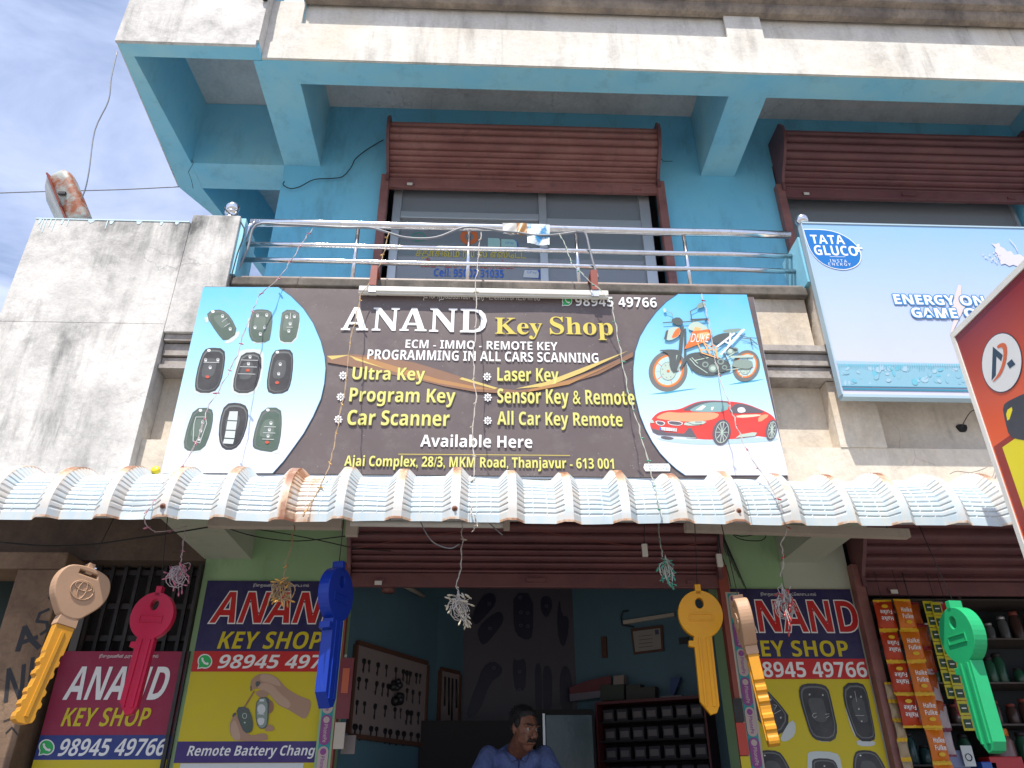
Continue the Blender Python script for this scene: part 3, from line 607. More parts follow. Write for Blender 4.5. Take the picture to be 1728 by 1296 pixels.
for ch, bl, tr in (('A', (575, 557), (625, 519)), ('N', (627, 558), (675, 520)), ('A', (674, 558.5), (722, 520.5)), ('N', (724, 560), (772, 521)), ('D', (776, 561), (822, 522))):
    v, f = curve_mesh(SER[ch]); p, q = a.P(bl), a.P(tr); a.off += a.step
    a.g.add([Vector((p.x+x*(q.x-p.x), p.y-a.off, p.z+y*(q.z-p.z))) for x, y, _ in v], f, a.mi(pw))
a.build('lettering', BN)
gold_shadow = flat('gold_shadow_print', (0.12, 0.09, 0.02))
a = Art(ban, z5, start=0.0016)
a.text('Key', (218, 380), (447, 282), gold_shadow, 0.0, serif=True, extra=0.012); a.text('Key', (216, 379), (445, 281), pgold, 0.0, serif=True)
a.build('lettering', BN); a = Art(ban, z5, start=0.0016)
a.text('Shop', (487, 382), (786, 278), gold_shadow, 0.0, serif=True, extra=0.012); a.text('Shop', (485, 381), (784, 277), pgold, 0.0, serif=True)
a.build('lettering', BN)
def wa(a, c, r, ring=None):
    if ring: a.disc(c, r*1.08, ring); a.poly([(c[0]-r*1.12, c[1]+r*1.15), (c[0]-r*.9, c[1]+r*.3), (c[0]-r*.2, c[1]+r*.95)], ring)
    a.disc(c, r*0.92, pg); a.poly([(c[0]-r*.95, c[1]+r*.98), (c[0]-r*.8, c[1]+r*.35), (c[0]-r*.3, c[1]+r*.8)], pg)
    a.line([(c[0]-r*.38, c[1]-r*.42), (c[0]-r*.32, c[1]-r*.08), (c[0]-r*.02, c[1]+r*.28), (c[0]+r*.38, c[1]+r*.42)], r*0.26, pw)
    a.disc((c[0]-r*.36, c[1]-r*.36), r*.17, pw, n=10); a.disc((c[0]+r*.36, c[1]+r*.36), r*.19, pw, n=10)
a = Art(ban, start=0.0016); wa(a, (957, 508), 8, pw); a.build('phone_logo', BN)
for c in ((579, 634), (575, 670), (571, 708), (822, 636), (823, 671), (823, 710)):
    a = Art(ban, start=0.0016)
    for k in range(8):
        t = k*math.pi/4; a.disc((c[0]+4.6*math.cos(t), c[1]+4.6*math.sin(t)), 2.6, pw, 1.6, 8, math.degrees(t))
    a.disc(c, 3.2, bbg, n=10); a.disc(c, 1.8, pw, n=8); a.build('flower_bullet', BN)
a = Art(ban, start=0.0016); a.poly([(672, 766), (962, 768.2), (962, 769.2), (672, 767)], pgold); a.build('thin_rule', BN)
a = Art(ban, z=lambda x, y: (1080+x/6.646, 660+y/6.646), start=0.0018)
a.poly([(50, 815), (320, 815), (340, 850), (335, 900), (60, 900), (38, 860)], pw); a.text('அச்சு பதிப்பகம்', (55, 853), (318, 825), sblue, 0.02); a.text('THANJAVUR 80', (62, 888), (325, 866), sblue, 0.0); a.build('printer_label', BN)

# nine key fobs printed on the left
fk = flat('fob_dark_print', (0.030, 0.030, 0.034), dirt=.2); fg = flat('fob_green_print', (0.07, 0.11, 0.085), dirt=.2); fl = flat('fob_silver_print', (0.55, 0.60, 0.58)); fi = flat('fob_icon_print', (0.62, 0.63, 0.62)); fr_ = flat('fob_red_icon', (0.5, 0.08, 0.04))
def fob(body, m, marks=(), chrome=(), lines=(), reds=(), plane=ban, z=z4, parent=BN, holes=()):
    a = Art(plane, z, start=0.0014)
    for c in chrome: a.poly(c, fl, 1)
    a.poly(body, m, 1); cx_ = sum(p[0] for p in body)/len(body); cy_ = sum(p[1] for p in body)/len(body)
    rim_ = flat('fob_rim_print', (0.13, 0.14, 0.14), dirt=.2); a.poly([(cx_+(x-cx_)*.90, cy_+(y-cy_)*.90) for x, y in body], rim_, 1); a.poly([(cx_+(x-cx_)*.84+1.5, cy_+(y-cy_)*.85+3) for x, y in body], m, 1)
    a.poly([(cx_+(x-cx_)*.5-4, cy_+(y-cy_)*.42-10) for x, y in body], flat('fob_sheen_print', (0.07, 0.075, 0.078), dirt=.2) if m is fk else flat('fob_green_sheen', (0.115, 0.16, 0.13), dirt=.2), 2)
    for c in holes: a.disc(c, 9, pw, 7)
    for c in marks:
        a.ring(c, 8, 2.5, fi, 8, 10); a.poly([(c[0]-6, c[1]), (c[0]+7, c[1]), (c[0]+6, c[1]+10), (c[0]-6, c[1]+10)], fi)
    for l_ in lines: a.line(l_, 3, fi)
    for c in reds: a.disc(c, 11, fr_, 8, 10)
    return a.build('printed_key_fob', parent)
fob([(300, 285), (330, 258), (385, 254), (430, 290), (470, 375), (400, 425), (360, 380)], fg, [(388, 288), (428, 355)], [[(395, 425), (470, 360), (480, 385), (440, 425), (405, 434)], [(290, 292), (322, 296), (306, 332)]], [[(385, 320), (412, 300)], [(398, 345), (425, 328)]], holes=[(338, 266)])
fob([(540, 262), (575, 252), (640, 258), (650, 300), (640, 380), (630, 425), (545, 428), (522, 380), (528, 310)], fg, [(570, 285), (618, 283), (557, 348), (608, 348), (585, 382)], [[(540, 420), (610, 422), (600, 432), (552, 432)], [(520, 300), (530, 300), (526, 350), (518, 350)]])
fob([(700, 255), (785, 258), (790, 320), (765, 425), (690, 425), (682, 385), (690, 320)], fg, [(722, 292), (762, 290), (740, 328), (733, 366)], [[(688, 330), (694, 330), (690, 400), (700, 415), (760, 415), (785, 325), (792, 328), (770, 432), (684, 432), (680, 380)]], [[(742, 275), (740, 305)], [(722, 348), (752, 348)]])
fob([(290, 465), (325, 452), (398, 458), (403, 520), (380, 640), (340, 690), (250, 688), (242, 640), (262, 540)], fk, [(300, 516), (364, 516), (324, 556)], [[(240, 660), (350, 670), (340, 698), (242, 700)]], [[(290, 530), (370, 532)]], [(310, 606)], holes=[(317, 468)])
fob([(490, 480), (575, 475), (595, 520), (575, 640), (540, 690), (450, 690), (440, 640), (465, 545)], fk, [(531, 500), (523, 536)], [[(470, 470), (530, 458), (600, 465), (603, 540), (585, 650), (545, 705), (440, 702), (430, 650), (455, 540)]], [[(485, 518), (572, 520)], [(480, 553), (566, 555)], [(470, 590), (558, 592)]], [(520, 572)])
fob([(650, 470), (700, 460), (752, 466), (757, 540), (745, 640), (722, 690), (630, 696), (615, 650), (628, 560)], fk, [(688, 538), (680, 588)], [], [], [(672, 636)], holes=[(673, 477)])
fob([(240, 768), (330, 765), (342, 810), (325, 900), (290, 985), (215, 995), (180, 970), (205, 860)], fg, [(285, 840), (275, 885), (266, 928)], [[(205, 780), (220, 770), (185, 975), (172, 965)], [(220, 990), (285, 970), (275, 1000), (225, 1002)]], [[(250, 815), (300, 815), (305, 850), (270, 950), (235, 940), (240, 850), (250, 815)]], holes=[(273, 780)])
fob([(400, 745), (470, 738), (520, 760), (522, 840), (490, 940), (450, 985), (390, 985), (366, 930), (372, 830)], fk, [], [[(395, 968), (440, 968), (438, 984), (398, 984)]])
a = Art(ban, z4, start=0.0024)
for p in ([(425, 785), (468, 785), (464, 832), (415, 830)], [(414, 836), (463, 838), (456, 882), (406, 880)], [(405, 886), (455, 888), (450, 925), (398, 922)], [(397, 928), (449, 931), (442, 955), (390, 952)]): a.poly(p, fl)
a.build('printed_fob_buttons', BN)
fob([(600, 765), (690, 765), (698, 830), (690, 930), (668, 1000), (560, 985), (540, 960), (560, 860)], fg, [(640, 845), (632, 880), (625, 912)], [[(598, 838), (615, 838), (580, 955), (560, 955)], [(640, 1005), (690, 980), (690, 1003)]], [[(605, 865), (665, 867)], [(600, 897), (662, 899)], [(595, 930), (655, 932)]], [(620, 947)], holes=[(624, 778)])
# the motorcycle print
zb = lambda x, y: (1060+x/6.171, 480+y/6.171)
a = Art(ban, zb, start=0.0014, step=0.0001)
tyre = flat('tyre_print', (0.16, 0.16, 0.15)); kor = flat('orange_print', (0.72, 0.17, 0.04)); kor2 = flat('light_orange_print', (0.85, 0.42, 0.16)); kpale = flat('pale_green_print', (0.45, 0.56, 0.48)); kd = flat('engine_print', (0.085, 0.10, 0.10)); km = flat('mid_engine_print', (0.24, 0.31, 0.27)); tsh = flat('ground_shadow_print', (0.05, 0.33, 0.48))
a.poly([(220, 1145), (400, 1118), (640, 1088), (720, 1085), (560, 1110), (400, 1138)], tsh); a.poly([(1040, 1045), (1180, 1015), (1420, 985), (1300, 1015), (1150, 1035)], tsh)
def wheel(c, rx, ry, ang, hub):
    a.disc(c, rx, tyre, ry, 36, ang); a.disc((c[0]+3, c[1]-3), rx*0.79, kor, ry*0.80, 32, ang); a.disc((c[0]+3, c[1]-3), rx*0.70, kor2, ry*0.73, 32, ang); a.disc((c[0]+2, c[1]-4), rx*0.66, flat('wheel_gap_print', (0.45, 0.66, 0.72)), ry*0.69, 30, ang)
    for k in range(10):
        t = 2*math.pi*k/10; a.line([hub, (hub[0]+rx*0.66*math.cos(t), hub[1]+ry*0.66*math.sin(t))], 7, kpale if k % 2 else kor)
    a.disc(hub, rx*0.42, kpale, ry*0.45, 20, ang); a.ring(hub, rx*0.42, 6, km, ry*0.45)
    for k in range(8): t = 2*math.pi*k/8+.3; a.disc((hub[0]+rx*.3*math.cos(t), hub[1]+ry*.32*math.sin(t)), 6, km, 6, 8)
    a.disc(hub, 16, kor, 14, 10)
wheel((415, 905), 200, 215, 25, (415, 905)); wheel((1225, 850), 140, 165, 20, (1215, 870))
a.poly([(300, 692), (440, 680), (540, 690), (545, 760), (500, 900), (470, 925), (430, 870), (425, 760), (400, 715)], kd, 1)
a.poly([(500, 740), (530, 745), (520, 900), (490, 905)], kpale); a.line([(560, 450), (540, 700), (490, 900)], 34, kd); a.line([(590, 470), (590, 800), (540, 880)], 22, kd)
a.poly([(580, 740), (760, 700), (930, 760), (1060, 820), (1060, 900), (960, 940), (830, 960), (700, 930), (620, 840)], kd, 2)
for c, r_ in (((880, 880), 46), ((800, 840), 34), ((960, 810), 36), ((1000, 870), 28), ((1060, 700), 44), ((1110, 690), 34)): a.disc(c, r_, km, r_*0.9, 14); a.disc(c, r_*0.6, kpale if r_ > 40 else kd, r_*0.5, 12)
for q in (((640, 780), (700, 850)), ((660, 770), (720, 830)), ((690, 800), (830, 770)), ((700, 850), (820, 930)), ((950, 940), (900, 820)), ((1020, 900), (1160, 880)), ((1000, 780), (1100, 720)), ((1060, 860), (1170, 800))): a.line(q, 10, kpale)
for q in (((620, 800), (660, 900)), ((740, 720), (800, 780)), ((900, 930), (1060, 900)), ((980, 700), (1040, 820)), ((1040, 660), (1130, 690))): a.line(q, 12, kd)
a.poly([(1060, 752), (1300, 745), (1290, 768), (1060, 775)], kpale); a.poly([(1100, 800), (1230, 790), (1290, 810), (1290, 860), (1250, 890), (1150, 880), (1070, 860)], km, 1)
a.poly([(660, 400), (720, 395), (800, 440), (840, 480), (740, 500), (650, 490), (610, 460)], kpale, 2); a.poly([(690, 450), (760, 465), (735, 495), (680, 490)], kor2)
a.poly([(655, 495), (740, 490), (850, 470), (875, 530), (830, 600), (760, 620), (600, 680), (575, 680), (640, 580)], kor, 1); a.poly([(700, 520), (850, 500), (840, 560), (740, 590)], kor2, 1)
for q in (((740, 590), (900, 690)), ((720, 620), (760, 720)), ((760, 720), (910, 770)), ((900, 690), (930, 780)), ((860, 620), (910, 660), (920, 760)), ((750, 690), (880, 690)), ((790, 630), (850, 740))): a.line(q, 13, kor2)
a.text('DUKE', (645, 610), (845, 525), pw, 0.0, 0.6)
a.poly([(370, 575), (395, 490), (455, 455), (520, 450), (545, 490), (530, 545), (430, 600)], kpale, 1); a.poly([(440, 580), (480, 490), (525, 455), (545, 490), (520, 550)], kor, 1); a.poly([(368, 580), (390, 495), (415, 480), (395, 590)], kd)
a.poly([(430, 380), (520, 345), (570, 390), (560, 430), (500, 440)], kd, 1); a.line([(360, 410), (430, 405), (600, 400), (830, 375)], 12, kd); a.line([(650, 378), (830, 370)], 20, kd)
a.line([(460, 340), (450, 310), (390, 290)], 9, km); a.poly([(355, 265), (385, 255), (395, 295), (370, 305)], kpale, 1)
a.line([(655, 380), (645, 290), (720, 250)], 10, kd); a.poly([(700, 245), (740, 200), (790, 195), (805, 235), (730, 265)], km, 1)
a.poly([(870, 560), (960, 520), (1060, 515), (1090, 530), (930, 640), (860, 600)], kd, 1); a.poly([(970, 505), (1000, 480), (1190, 465), (1150, 500), (1060, 520)], km, 1)
for q in (((1200, 480), (960, 740)), ((1100, 520), (920, 660)), ((1060, 520), (1050, 640)), ((1180, 490), (1060, 620)), ((990, 600), (1050, 630))): a.line(q, 20, pw)
a.line([(1155, 540), (1240, 565), (1330, 572)], 8, kd); a.line([(1180, 570), (1270, 580), (1340, 640)], 9, kd); a.line([(1265, 575), (1285, 640)], 11, kd)
a.build('printed_motorcycle', BN)
# the car print
zc = lambda x, y: (1080+x/6.646, 660+y/6.646)
a = Art(ban, zc, start=0.0014, step=0.0001)
cred = flat('car_red_print', (0.66, 0.055, 0.045)); cor = flat('car_highlight_print', (0.80, 0.34, 0.18)); cgl = flat('car_glass_print', (0.22, 0.38, 0.38)); csh = flat('car_shadow_print', (0.24, 0.34, 0.37)); cgr = flat('car_grey_print', (0.12, 0.11, 0.13)); csd = flat('car_soft_shadow', (0.42, 0.56, 0.62))
a.poly([(170, 520), (700, 560), (1100, 530), (1550, 520), (1540, 560), (1000, 600), (600, 605), (240, 560)], csd, 1); a.poly([(240, 500), (380, 520), (370, 545), (300, 550), (230, 530)], cgr, 1)
a.poly([(110, 350), (130, 310), (200, 240), (300, 215), (430, 210), (540, 160), (640, 120), (760, 105), (900, 108), (1050, 120), (1180, 140), (1300, 185), (1430, 240), (1500, 290), (1530, 350), (1535, 470), (1480, 520), (1380, 515), (1300, 500), (1070, 540), (830, 545), (640, 540), (500, 500), (300, 500), (160, 480), (115, 410)], cred, 2)
a.poly([(160, 300), (300, 230), (420, 245), (560, 240), (900, 240), (860, 310), (700, 340), (480, 345), (250, 320)], cor, 2); a.poly([(1075, 270), (1370, 260), (1330, 285), (1090, 305)], flat('car_pale_print', (0.85, 0.62, 0.45)), 1); a.poly([(1320, 300), (1380, 260), (1460, 270), (1330, 360)], cor, 1)
a.poly([(470, 215), (560, 165), (660, 125), (780, 110), (1000, 118), (1010, 130), (840, 128), (700, 145), (560, 225)], cgr, 1); a.poly([(530, 225), (640, 165), (760, 130), (880, 125), (1005, 135), (975, 232), (720, 238)], cgl, 1)
a.poly([(700, 160), (740, 170), (690, 215), (620, 215)], pw); a.poly([(800, 180), (830, 178), (815, 215), (795, 215)], pw)
a.poly([(985, 235), (1045, 160), (1090, 140), (1180, 150), (1290, 190), (1420, 245), (1200, 248), (1080, 255)], cgr, 1); a.poly([(1090, 190), (1160, 180), (1190, 225), (1150, 245), (1095, 240)], pw, 1)
for x0, x1 in ((165, 285), (300, 485)): a.poly([(x0, 330), (x1, 345), (x1-20, 392), (x0+25, 382)], pw, 1); a.poly([(x0+12, 336), (x1-12, 350), (x1-26, 386), (x0+32, 376)], cgr, 1)
a.poly([(480, 380), (520, 345), (760, 335), (700, 380), (560, 392)], kpale, 1); a.line([(520, 350), (600, 380), (690, 375)], 7, cgr); a.line([(620, 350), (690, 350)], 8, cgr); a.poly([(112, 350), (125, 318), (140, 325), (160, 360), (120, 362)], kpale)
a.poly([(130, 420), (300, 465), (490, 480), (540, 420), (570, 415), (620, 500), (640, 530), (500, 510), (200, 490), (140, 460)], cgr); a.poly([(520, 520), (630, 525), (625, 532), (520, 528)], kpale)
a.poly([(215, 405), (410, 420), (410, 458), (222, 440)], pw); a.poly([(215, 405), (232, 406), (238, 441), (222, 440)], sblue); a.text('M PU 2308', (242, 452), (402, 418), cgr, 0.0)
a.poly([(1070, 528), (1120, 490), (1260, 465), (1310, 470), (1290, 505)], kpale)
def cw(c, rx, ry):
    a.disc(c, rx, cgr, ry, 32, 12); a.disc((c[0]+6, c[1]), rx*.74, kpale, ry*.84, 28, 12); a.disc((c[0]+6, c[1]), rx*.68, cgr, ry*.78, 28, 12)
    for k in range(10): t = 2*math.pi*k/10; a.line([(c[0]+6, c[1]), (c[0]+6+rx*.68*math.cos(t), c[1]+ry*.78*math.sin(t))], 8, kpale)
    a.disc((c[0]+6, c[1]), 12, kpale)
cw((912, 465), 100, 145); cw((1470, 440), 60, 115)
a.build('printed_car', BN)

# tube light in front of the banner's top edge
T = thing('tube_light', 'long white tube light batten held on two brown brackets along the banner top edge', 'light fitting', (0, 3.75, 4.25))
g = G(); g.box(-0.745, 0.745, 3.752, 3.790, 4.247, 4.282, bev=0.004); g.box(-0.745, 0.745, 3.762, 3.782, 4.236, 4.2465); g.build('batten', white, T)
for s_ in (-1, 1):
    x = 0.665*s_; g = G(); g.box(x-0.02, x+0.02, 3.745, 3.775, 4.284, 4.43); g.box(x-0.021, x+0.021, 3.775, 3.93, 4.421, 4.435); g.build('bracket', brownr, T)
    g = G(); g.box(x-0.022, x+0.022, 3.749, 3.793, 4.2365, 4.2835); g.build('clip', alu, T)

# =================================================================== RAILING
RL = thing('balcony_railing', 'polished steel balcony railing with three horizontal pipes over the dark coping', 'railing', (0.2, 3.97, 4.42))
ry = 3.95
for z, r_ in ((4.915, 0.026), (4.735, 0.017), (4.61, 0.017)):
    g = G(); g.tube([(-1.53+0.0, ry, z)]+[(-1.53+3.6*i/8, ry, z+0.002*math.sin(i*1.9)) for i in range(1, 8)]+[(2.04, ry, z-0.004)], r_, 16); g.build('rail_pipe', steel, RL)
for px in (598, 790, 975, 1160):
    x = at(px, 440, ry).x; g = G(); g.tube([(x, ry+0.003, 4.43), (x, ry+0.003, 4.91)], 0.0125, 12); g.build('post', steel, RL)
g = G(); g.tube([(-1.50, 3.915, 4.43), (-0.9, 3.915, 4.435), (0.3, 3.915, 4.437), (1.0, 3.915, 4.435), (2.02, 3.915, 4.44)], 0.022, 10); g.build('bottom_pipe', rusty, RL)
for x, z in ((-1.675, 4.875), (2.13, 4.79)):
    c_ = (x, 3.97, z+0.01); g = G()
    if x < 0: g.lathe([(0.036, -0.02), (0.036, 0.055), (0.043, 0.058), (0.043, 0.075), (0.034, 0.078), (0.034, 0.11), (0.045, 0.114), (0.045, 0.125), (0.02, 0.128), (0.02, 0.14)], 20, c_); g.ball((x, 3.97, z+0.175), 0.044, 20)
    else: g.lathe([(0.02, 0.0), (0.02, 0.16)], 14, c_); g.ball((x, 3.92, z+0.225), 0.044, 20)
    g.build('ball_finial', steel, RL)
g = G(); g.tube([(-1.55, 3.93, 4.42), (-1.55, 3.93, 4.68), (-1.53, 3.93, 4.86), (-1.50, 3.94, 4.91)], 0.014, 8); g.build('corner_pipe', steel, RL)
# cables strapped on the rail
def wire(name, label, cat, px, Y, r_, m, group=None, n=4):
    pts = [at(x, y, Y if not isinstance(Y, (list, tuple)) else Y[i]) for i, (x, y) in enumerate(px)]; P_ = []
    for i in range(len(pts)-1):
        p0, p1, p2, p3 = pts[max(i-1, 0)], pts[i], pts[i+1], pts[min(i+2, len(pts)-1)]
        for k in range(n):
            t = k/n; P_.append(0.5*((2*p1)+(p2-p0)*t+(2*p0-5*p1+4*p2-p3)*t*t+(3*p1-p0-3*p2+p3)*t*t*t))
    P_.append(pts[-1]); g = G(); g.tube(P_, r_, 6); o = g.build(name, m)
    if cat: tag(o, label, cat, group); recenter(o)
    return o
wire('grey_cable', 'thick grey cable tied along the top rail, sagging between its ties', 'cable', [(388, 485), (402, 455), (418, 420), (432, 380), (480, 379), (530, 381), (580, 384), (622, 384), (650, 391), (685, 401), (735, 401), (782, 384), (822, 386), (845, 390), (870, 392), (905, 397), (940, 396), (975, 391)], 3.915, 0.008, cable)
wire('grey_cable', 'grey cable hanging from the top rail down to the right brown bracket', 'cable', [(975, 391), (988, 394), (995, 420), (1003, 450), (1010, 470)], 3.905, 0.007, cable)
wire('black_wire', 'thin black wires hanging beside the left end of the railing', 'wire', [(384, 490), (392, 460), (400, 430), (412, 385), (385, 358), (378, 350)], 3.86, 0.004, black)
wire('overhead_wire', 'dark overhead wire running left from the roof corner across the sky', 'wire', [(-40, 327), (80, 323), (200, 320), (304, 315)], 5.4, 0.006, cable)
wire('black_wire', 'thin dark wire hanging from the roof corner down to the street lamp', 'wire', [(198, 86), (188, 130), (183, 170), (160, 220), (150, 290), (140, 330), (120, 360), (108, 376)], [3.8, 3.8, 3.82, 3.84, 3.86, 3.9, 3.95, 3.98], 0.0045, cable)
wire('black_wire', 'curly black wire on the blue wall left of the upper shutter', 'wire', [(480, 306), (478, 312), (490, 318), (506, 315), (530, 303), (560, 301), (578, 298), (592, 283), (600, 268), (620, 252), (647, 236)], 4.97, 0.0045, black)
for px_, yy, lb in (([(310, 252), (322, 264), (326, 276), (318, 290), (323, 304), (326, 318)], 4.998, 'c'), ([(1113, 266), (1120, 272), (1135, 272)], 4.998, 'c')):
    g = G(); g.tube([at(x, y, yy) for x, y in px_], 0.0022, 4); g.build('crack', dark, B)
# papers taped on the rail
def sheet(name, label, cat, pxs, Y, m, amp=0.006):
    P4 = [at(x, y, Y) for x, y in pxs]; g = G(); n = 10; vs = []
    for j in range(n+1):
        for i in range(n+1):
            u, v = i/n, j/n; p = (P4[0]*(1-u)+P4[1]*u)*(1-v)+(P4[3]*(1-u)+P4[2]*u)*v
            vs.append(p+Vector((0, amp*math.sin(u*7+v*4)*(0.3+v), 0.002*math.sin(u*23)*v)))
    vs += [v+Vector((0, 0.0012, 0)) for v in vs]; m1 = (n+1)**2
    fs = [(j*(n+1)+i, j*(n+1)+i+1, (j+1)*(n+1)+i+1, (j+1)*(n+1)+i) for j in range(n) for i in range(n)]; fs += [tuple(k+m1 for k in f[::-1]) for f in fs]
    g.add(vs, fs, 0, True); o = g.build(name, m); tag(o, label, cat); return recenter(o)
torn = mat('torn_blue_print', (1, 1, 1), 0.6); setc(torn, mixc(torn, rng(torn, noise(torn, 18, 8, 0.7, (1, 1, .6)), 0.42, 0.5), (0.03, 0.24, 0.50), (0.60, 0.66, 0.66)))
sheet('paper_wrap', 'grimy white paper wrapped round the top rail', 'paper', [(848, 376), (876, 377), (875, 396), (849, 395)], 3.92, paint('grimy_paper', (0.55, 0.54, 0.50)))
sheet('brown_tape', 'brown tape on the top rail between the two papers', 'tape', [(872, 376), (890, 377), (888, 397), (872, 396)], 3.918, mat('parcel_tape', (0.40, 0.20, 0.06), 0.3))
sheet('torn_poster', 'torn blue and white poster scrap hanging over the top rail', 'paper', [(889, 377), (928, 379), (927, 414), (890, 411)], 3.915, torn)

# =================================================================== DRINK SIGN ON THE RIGHT
TS = thing('drink_sign', 'pale blue TATA GLUCO+ board reading ENERGY ON GAME ON right of the railing', 'sign', (3.3, 3.8, 3.55))
tY = 3.75; tp = ('Y', tY); tm = mat('pale_blue_gradient_print', (1, 1, 1), 0.4); gg = node(tm, 'ShaderNodeNewGeometry'); sx = node(tm, 'ShaderNodeSeparateXYZ'); tm.node_tree.links.new(gg.outputs['Position'], sx.inputs[0])
cr = node(tm, 'ShaderNodeValToRGB'); tm.node_tree.links.new(rng(tm, sx.outputs[2], 3.6, 4.85), cr.inputs[0]); e = cr.color_ramp.elements; e[0].color = (0.56, 0.55, 0.68, 1); e[1].color = (0.25, 0.44, 0.66, 1); q = e.new(0.45); q.color = (0.44, 0.52, 0.70, 1)
setc(tm, mixc(tm, rng(tm, noise(tm, 4, 8, 0.7), 0.45, 0.85, 0, 0.2), cr.outputs[0], (0.40, 0.41, 0.42)))
g = G(); tl, bl_ = at(1353, 377, tY), at(1420, 665, tY); g.box(tl.x, 4.7, tY+0.002, tY+0.045, bl_.z, tl.z); g.build('board', tm, TS)
g = G(); g.box(tl.x-0.004, 4.7, tY-0.004, tY+0.048, bl_.z-0.018, bl_.z-0.0005); g.box(tl.x-0.008, tl.x-0.0005, tY-0.003, tY+0.047, bl_.z, tl.z+0.006); g.box(tl.x-0.008, 4.7, tY-0.003, tY+0.047, tl.z+0.0005, tl.z+0.012); g.build('frame', mat('sign_frame_pale', (0.36, 0.48, 0.55), 0.5), TS)
zt = lambda x, y: (1350+x/4.05, 360+y/4.05); tb = flat('brand_blue_print', (0.008, 0.15, 0.46), dirt=.03); tw = flat('sign_white_print', (0.80, 0.82, 0.84)); tt = flat('band_teal_print', (0.22, 0.42, 0.52)); tt2 = flat('band_deep_teal', (0.04, 0.22, 0.32)); tt3 = flat('band_pale_print', (0.32, 0.48, 0.58))
a = Art(tp, zt, start=0.0012)
drop = [(25, 113), (26, 112), (150, 113), (240, 128), (320, 165), (375, 210), (405, 250), (416, 300), (400, 345), (350, 375), (290, 385), (210, 370), (140, 335), (80, 270), (50, 200)]
a.poly([(220+(x-220)*1.03+0, 250+(y-250)*1.035) for x, y in drop], tw, 1); a.poly(drop, tb, 1)
a.text('TATA', (80, 207), (293, 152), tw, 0.05, space=1.1); a.text('GLUCO', (104, 286), (382, 225), tw, 0.05); 
a.line([(398, 215), (398, 262)], 12, tw); a.line([(374, 237), (422, 240)], 12, tw); a.line([(203, 297), (308, 299)], 3, tw); a.text('INSTA', (206, 336), (316, 318), tw, 0.0, space=1.5); a.text('ENERGY', (196, 358), (343, 342), tw, 0.0, space=1.5)
a.build('brand_logo', TS)
a = Art(tp, zt, start=0.0014); a.poly([(1080, 490), (1102, 495), (1100, 600), (1135, 625), (1040, 815), (1030, 810), (1065, 660), (1032, 650)], flat('bolt_cream_print', (0.66, 0.56, 0.54))); a.build('lightning_bolt', TS)
a = Art(tp, zt, start=0.0018)
for t, b_, q in (('ENERGY', (650, 622), (1045, 562)), ('ON', (1103, 632), (1245, 566)), ('GAME', (770, 715), (1058, 652)), ('ON', (1130, 718), (1290, 655))):
    for k in range(10):
        t_ = k*math.pi/5; dx, dy = 7*math.cos(t_), 7*math.sin(t_); a.off += 0.00004; a.text(t, (b_[0]+dx, b_[1]+dy), (q[0]+dx, q[1]+dy), flat('caption_blue_print', (0.05, 0.22, 0.50)), 0.062); a.off -= 0.0002
    a.off += 0.0006; a.text(t, b_, q, tw, 0.062)
a.build('lettering', TS)
a = Art(tp, zt, start=0.0014, step=0.00004); a.poly([(245, 1008), (1700, 1045), (1700, 1062), (252, 1028)], tt3); a.poly([(252, 1028), (1700, 1062), (1700, 1200), (285, 1180)], tt); a.poly([(290, 1192), (1700, 1215), (1700, 1228), (292, 1206)], tt2); a.poly([(285, 1179), (1700, 1198), (1700, 1203), (286, 1185)], tt2)
random.seed(8)
for i in range(60):
    x = random.uniform(280, 1150); y = random.uniform(1050, 1165); a.disc((x, y), random.uniform(5, 26), random.choice((tt3, tt3, tt, flat('band_mid_print', (0.14, 0.43, 0.54)))), random.uniform(5, 22), 10, random.uniform(0, 90))
for i in range(55): x = 262+i*16; a.poly([(x, 1032), (x+9, 1032), (x+5, 1050+random.uniform(0, 35))], flat('band_mid_print', (0, 0, 0)))
a.build('printed_band', TS)
a = Art(tp, zt, start=0.0014); splash = flat('splash_print', (0.60, 0.58, 0.68))
a.poly([(1305, 205), (1335, 212), (1360, 202), (1368, 228), (1392, 238), (1415, 262), (1440, 258), (1462, 285), (1500, 280), (1530, 300), (1700, 300), (1700, 420), (1560, 402), (1530, 418), (1505, 405), (1478, 440), (1462, 428), (1450, 462), (1422, 458), (1440, 425), (1470, 395), (1490, 365), (1455, 352), (1430, 362), (1400, 345), (1372, 352), (1360, 310), (1350, 280), (1330, 262), (1335, 235)], splash)
for i in range(26): a.disc((1215+random.random()**.5*150, 275+random.uniform(-6, 6)+i*2.2), random.uniform(2, 6), splash, n=7)
a.line([(1425, 180), (1465, 225), (1480, 260)], 5, splash); a.build('printed_splash', TS)
# hole in the parapet with wires
o = wire('wire_stub', 'thin wires poking from the hole in the parapet under the drink sign', 'wire', [(1622, 722), (1634, 700), (1645, 692), (1662, 700)], 3.88, 0.0025, black)
wire('wire_stub', 'rusty loose wires in front of the wall just left of the red sign', 'wire', [(1603, 800), (1615, 795), (1640, 797), (1670, 785), (1680, 760), (1677, 800), (1665, 812)], 3.87, 0.0022, rusty)
g = G(); p = at(1624, 722, 3.99); g.prism([(p.x+0.03*math.cos(t)*(1+0.2*math.sin(3*t)), 3.988, p.z+0.03*math.sin(t)*(1+0.2*math.cos(2*t))) for t in [i*2*math.pi/11 for i in range(11)]], (0, 0.011, 0)); g.build('wall_hole', dark, B)

